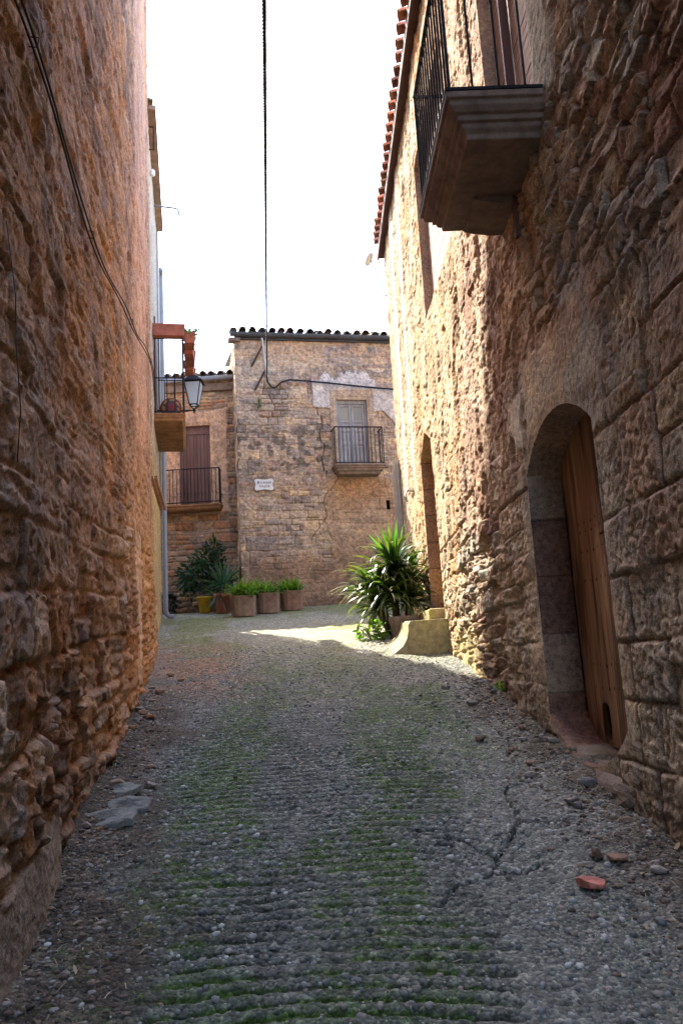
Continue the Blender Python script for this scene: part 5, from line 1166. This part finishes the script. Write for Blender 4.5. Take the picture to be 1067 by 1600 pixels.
def flat_slab(name, x, y, poly, th, colr, label, seed, group, tilt=(0, 0)):
    g = gpt(x, y); r_ = random.Random(seed); mb = MB(); mb.cur = colr; P = []
    for i in range(len(poly)):
        a, b_ = poly[i], poly[(i+1) % len(poly)]
        for t in (0, .25, .5, .75): j = .014*(t > 0); P.append((a[0]+(b_[0]-a[0])*t+r_.uniform(-j, j), a[1]+(b_[1]-a[1])*t+r_.uniform(-j, j)))
    n_ = len(P); V = []
    for (k, z) in ((1.03, -th), (1.0, 0), (.93, th*.35), (.55, th*.42), (.2, th*.40)):
        for (px_, py_) in P: V.append((px_*k, py_*k, z+py_*.156+px_*tilt[0]+py_*tilt[1]+r_.uniform(-.003, .003)))
    F_ = [(e*n_+q, e*n_+(q+1) % n_, (e+1)*n_+(q+1) % n_, (e+1)*n_+q) for e in range(4) for q in range(n_)]+[tuple(4*n_+q for q in range(n_))]
    mb.add(V, F_); o = mb.build(name, M['stone'], None); o.location = (g[0], g[1], g[2]+th*.30); tag(o, label, 'slab', group); return o
GB = 'broken grey slabs by the left wall'
flat_slab('broken_slab', -1.42, 4.66, ((-.17, -.10), (.02, -.14), (.17, -.08), (.15, .09), (-.02, .10), (-.19, .06)), .030, (.235, .225, .205), 'largest flat grey slab of broken concrete beside the left wall', 50, GB, (.04, .02))
flat_slab('broken_slab', -1.36, 4.90, ((-.15, -.09), (.05, -.11), (.14, -.03), (.12, .09), (-.04, .12), (-.16, .05)), .028, (.22, .21, .195), 'flat grey concrete slab just behind the largest broken slab', 51, GB, (-.03, .05))
flat_slab('broken_slab', -1.50, 5.16, ((-.14, -.07), (.08, -.09), (.15, .02), (.02, .10), (-.13, .07)), .025, (.25, .24, .22), 'flat pale concrete slab farthest up of the three beside the left wall', 52, GB, (.05, 0))
rnd = random.Random(77); GS = 'broken stones in the dirt along the right wall'
for k in range(30):
    y = rnd.uniform(3.5, 8.2); x = (ROFF-.0289*y)-abs(rnd.gauss(0, .17))-.03; s_ = rnd.uniform(.014, .045)*(1.2 if y < 5 else 1)
    stone_thing('broken_stone', x, y, (s_*rnd.uniform(.8, 1.5), s_*rnd.uniform(.7, 1.2), s_*rnd.uniform(.4, .7)), rnd.choice([(.25, .22, .20), (.32, .29, .26), (.22, .16, .12), (.28, .17, .12), (.19, .18, .18)]), 'small broken stone in the dirt strip at the foot of the right wall', 100+k, rnd.uniform(0, 6), GS, 2)
GS2 = 'fallen stones in the dirt along the left wall'
for k in range(18):
    y = rnd.uniform(3.6, 9.5); x = float(lx(y))+abs(rnd.gauss(0, .14))+.06; s_ = rnd.uniform(.02, .055)
    stone_thing('fallen_stone', x, y, (s_*1.2, s_, s_*.6), rnd.choice([(.36, .25, .17), (.30, .26, .22), (.38, .20, .10)]), 'small fallen stone in the brown dirt at the foot of the left wall', 200+k, rnd.uniform(0, 6), GS2, 2)

# ------------------------------------------------------------------ pebbles, straw and litter lying on the street
def ico(sub):
    import bmesh
    bm = bmesh.new(); bmesh.ops.create_icosphere(bm, subdivisions=sub, radius=1); V = np.array([v.co[:] for v in bm.verts]); F_ = np.array([[v.index for v in f.verts] for f in bm.faces]); bm.free(); return V, F_
rs = np.random.RandomState(5)
def scatter(n_, y0, y1, pw):
    y = y0+(y1-y0)*rs.rand(n_)**pw; x0 = lx(y)+.10; x1 = ROFF-.0289*y-.06; x = x0+(x1-x0)*rs.rand(n_); return x, y
def pebbles(name, n_, y0, y1, pw, sub, r0, r1, label):
    x, y = scatter(n_, y0, y1, pw); z, c_, dirt, moss = road_z(x, y, True); cl_ = fbm(x*2.1, y*2.1, 3, 91)
    rb = road_fields(x, y); gro_ = rb[11]*sst(.75, .3, rb[10]); keep = rs.rand(n_) < np.clip((1-dirt*.75)*(1-moss*.75)*(1-.85*gro_)*(.25+1.4*sst(.38, .66, cl_)), 0, 1); x, y, z = x[keep], y[keep], z[keep]; n_ = len(x)
    V, F_ = ico(sub); r = r0+(r1-r0)*rs.rand(n_)**3.0; sc = np.stack([r*(.8+.6*rs.rand(n_)), r*(.7+.4*rs.rand(n_)), r*(.5+.3*rs.rand(n_))], -1)
    a = rs.rand(n_)*6.283; ca, sa = np.cos(a), np.sin(a)
    W = V[None]*(1+.16*(rs.rand(n_, len(V), 1)-.5))*sc[:, None]; X_ = W[..., 0]*ca[:, None]-W[..., 1]*sa[:, None]; Y_ = W[..., 0]*sa[:, None]+W[..., 1]*ca[:, None]
    tilt = .156; P = np.stack([X_+x[:, None], Y_+y[:, None], W[..., 2]+z[:, None]+Y_*tilt+sc[:, 2:3]*.15], -1)
    pal = np.array([(.25, .255, .25), (.33, .33, .31), (.19, .195, .195), (.42, .415, .39), (.29, .27, .235), (.14, .145, .14), (.50, .495, .47), (.34, .29, .24), (.24, .25, .245)])
    pk = rs.randint(0, 9, n_); c_ = pal[pk]*(.7+.6*rs.rand(n_, 1)); CC = np.repeat(c_, len(V), 0); FF = (F_[None]+(np.arange(n_)*len(V))[:, None, None]).reshape(-1, 3)
    o = np_mesh(name, P.reshape(-1, 3), FF, M['stone'], None, CC); tag(o, label, 'pebbles', None, 'stuff'); return o
pebbles('pebbles', 8000, 2.3, 5.0, 1.0, 1, .0045, .019, 'smooth grey and white pebbles set in the near street concrete')
pebbles('pebbles', 13000, 5.0, 11.5, 1.25, 1, .006, .017, 'small pebbles set in the street concrete further up the slope')
mb = MB(); rnd = random.Random(99)
for k in range(900):
    left = rnd.random() < .5; y = rnd.uniform(2.6, 8.5)
    x = float(lx(y))+abs(rnd.gauss(.12, .2))+.03 if left else (ROFF-.0289*y)-abs(rnd.gauss(.08, .22))-.02
    if rnd.random() < .08: x = rnd.uniform(-1.1, 1.2)
    L = rnd.uniform(.012, .07)*rnd.uniform(.5, 1.3); a = rnd.uniform(0, 6.28); z = gpt(x, y)[2]+.006; w_ = rnd.uniform(.0008, .002)*(1 if rnd.random() < .8 else 4)
    d = np.array([math.cos(a), math.sin(a), .156*math.sin(a)+rnd.uniform(-.1, .25)])*L; s_ = np.array([-math.sin(a), math.cos(a), 0])*w_; p = np.array([x, y, z])
    mb.cur = rnd.choice([(.38, .31, .20), (.30, .23, .14), (.45, .40, .30), (.17, .11, .07), (.22, .15, .09)])
    mb.add([p-s_, p+s_, p+d*.5+s_*1.3+Z3*.004, p+d*.5-s_*1.3+Z3*.004, p+d], [(0, 1, 2, 3), (3, 2, 4)])
tag(mb.build('straw', M['straw'], None), 'dry straw and leaf litter along both wall feet', 'straw', None, 'stuff')
# grit and crumbs in the dirt strips
def crumbs(n_):
    y = 2.6+6*rs.rand(n_)**1.2; left = rs.rand(n_) < .45; off = np.abs(rs.normal(0, .2, n_))+.02; x = np.where(left, lx(y)+off+.04, ROFF-.0289*y-off)
    z, c_, d_, m__ = road_z(x, y, True); V, F_ = ico(1); r = .003+.016*rs.rand(n_)**4; W = V[None]*(1+.5*(rs.rand(n_, len(V), 1)-.5))*(r[:, None]*np.array([1.2, 1, .6]))[:, None]
    P = W+np.stack([x, y, z], -1)[:, None]; pal = np.array([(.10, .07, .05), (.16, .12, .09), (.24, .18, .13), (.30, .27, .24), (.07, .055, .045)]); CC = np.repeat(pal[rs.randint(0, 5, n_)], len(V), 0)
    o = np_mesh('dirt_crumbs', P.reshape(-1, 3), (F_[None]+(np.arange(n_)*len(V))[:, None, None]).reshape(-1, 3), M['stone'], None, CC, False); tag(o, 'crumbled stone and earth gathered along the wall feet', 'dirt', None, 'stuff')
crumbs(7000)
# moss tufts in the grooves
x, y = scatter(26000, 2.4, 8.5, 1.3); z, c_, d_, ms = road_z(x, y, True); k = rs.rand(len(x)) < ms*1.2; x, y, z = x[k], y[k], z[k]; n_ = len(x)
L = .004+.010*rs.rand(n_); a = rs.rand(n_)*6.283; w_ = .0022+.002*rs.rand(n_); p = np.stack([x, y, z], -1); s_ = np.stack([np.cos(a)*w_, np.sin(a)*w_, 0*a], -1); t = p+np.stack([(rs.rand(n_)-.5)*.008, (rs.rand(n_)-.5)*.008, L], -1)
V = np.stack([p-s_, p+s_, t], 1).reshape(-1, 3); F_ = np.arange(n_*3).reshape(-1, 3); cc = np.repeat(np.stack([.05+.05*rs.rand(n_), .10+.09*rs.rand(n_), .012+.01*rs.rand(n_)], -1), 3, 0)
tag(np_mesh('moss', V, F_, M['leaf'], None, cc, False), 'short green moss growing in the street grooves', 'moss', None, 'stuff')
bpy.context.view_layer.update()
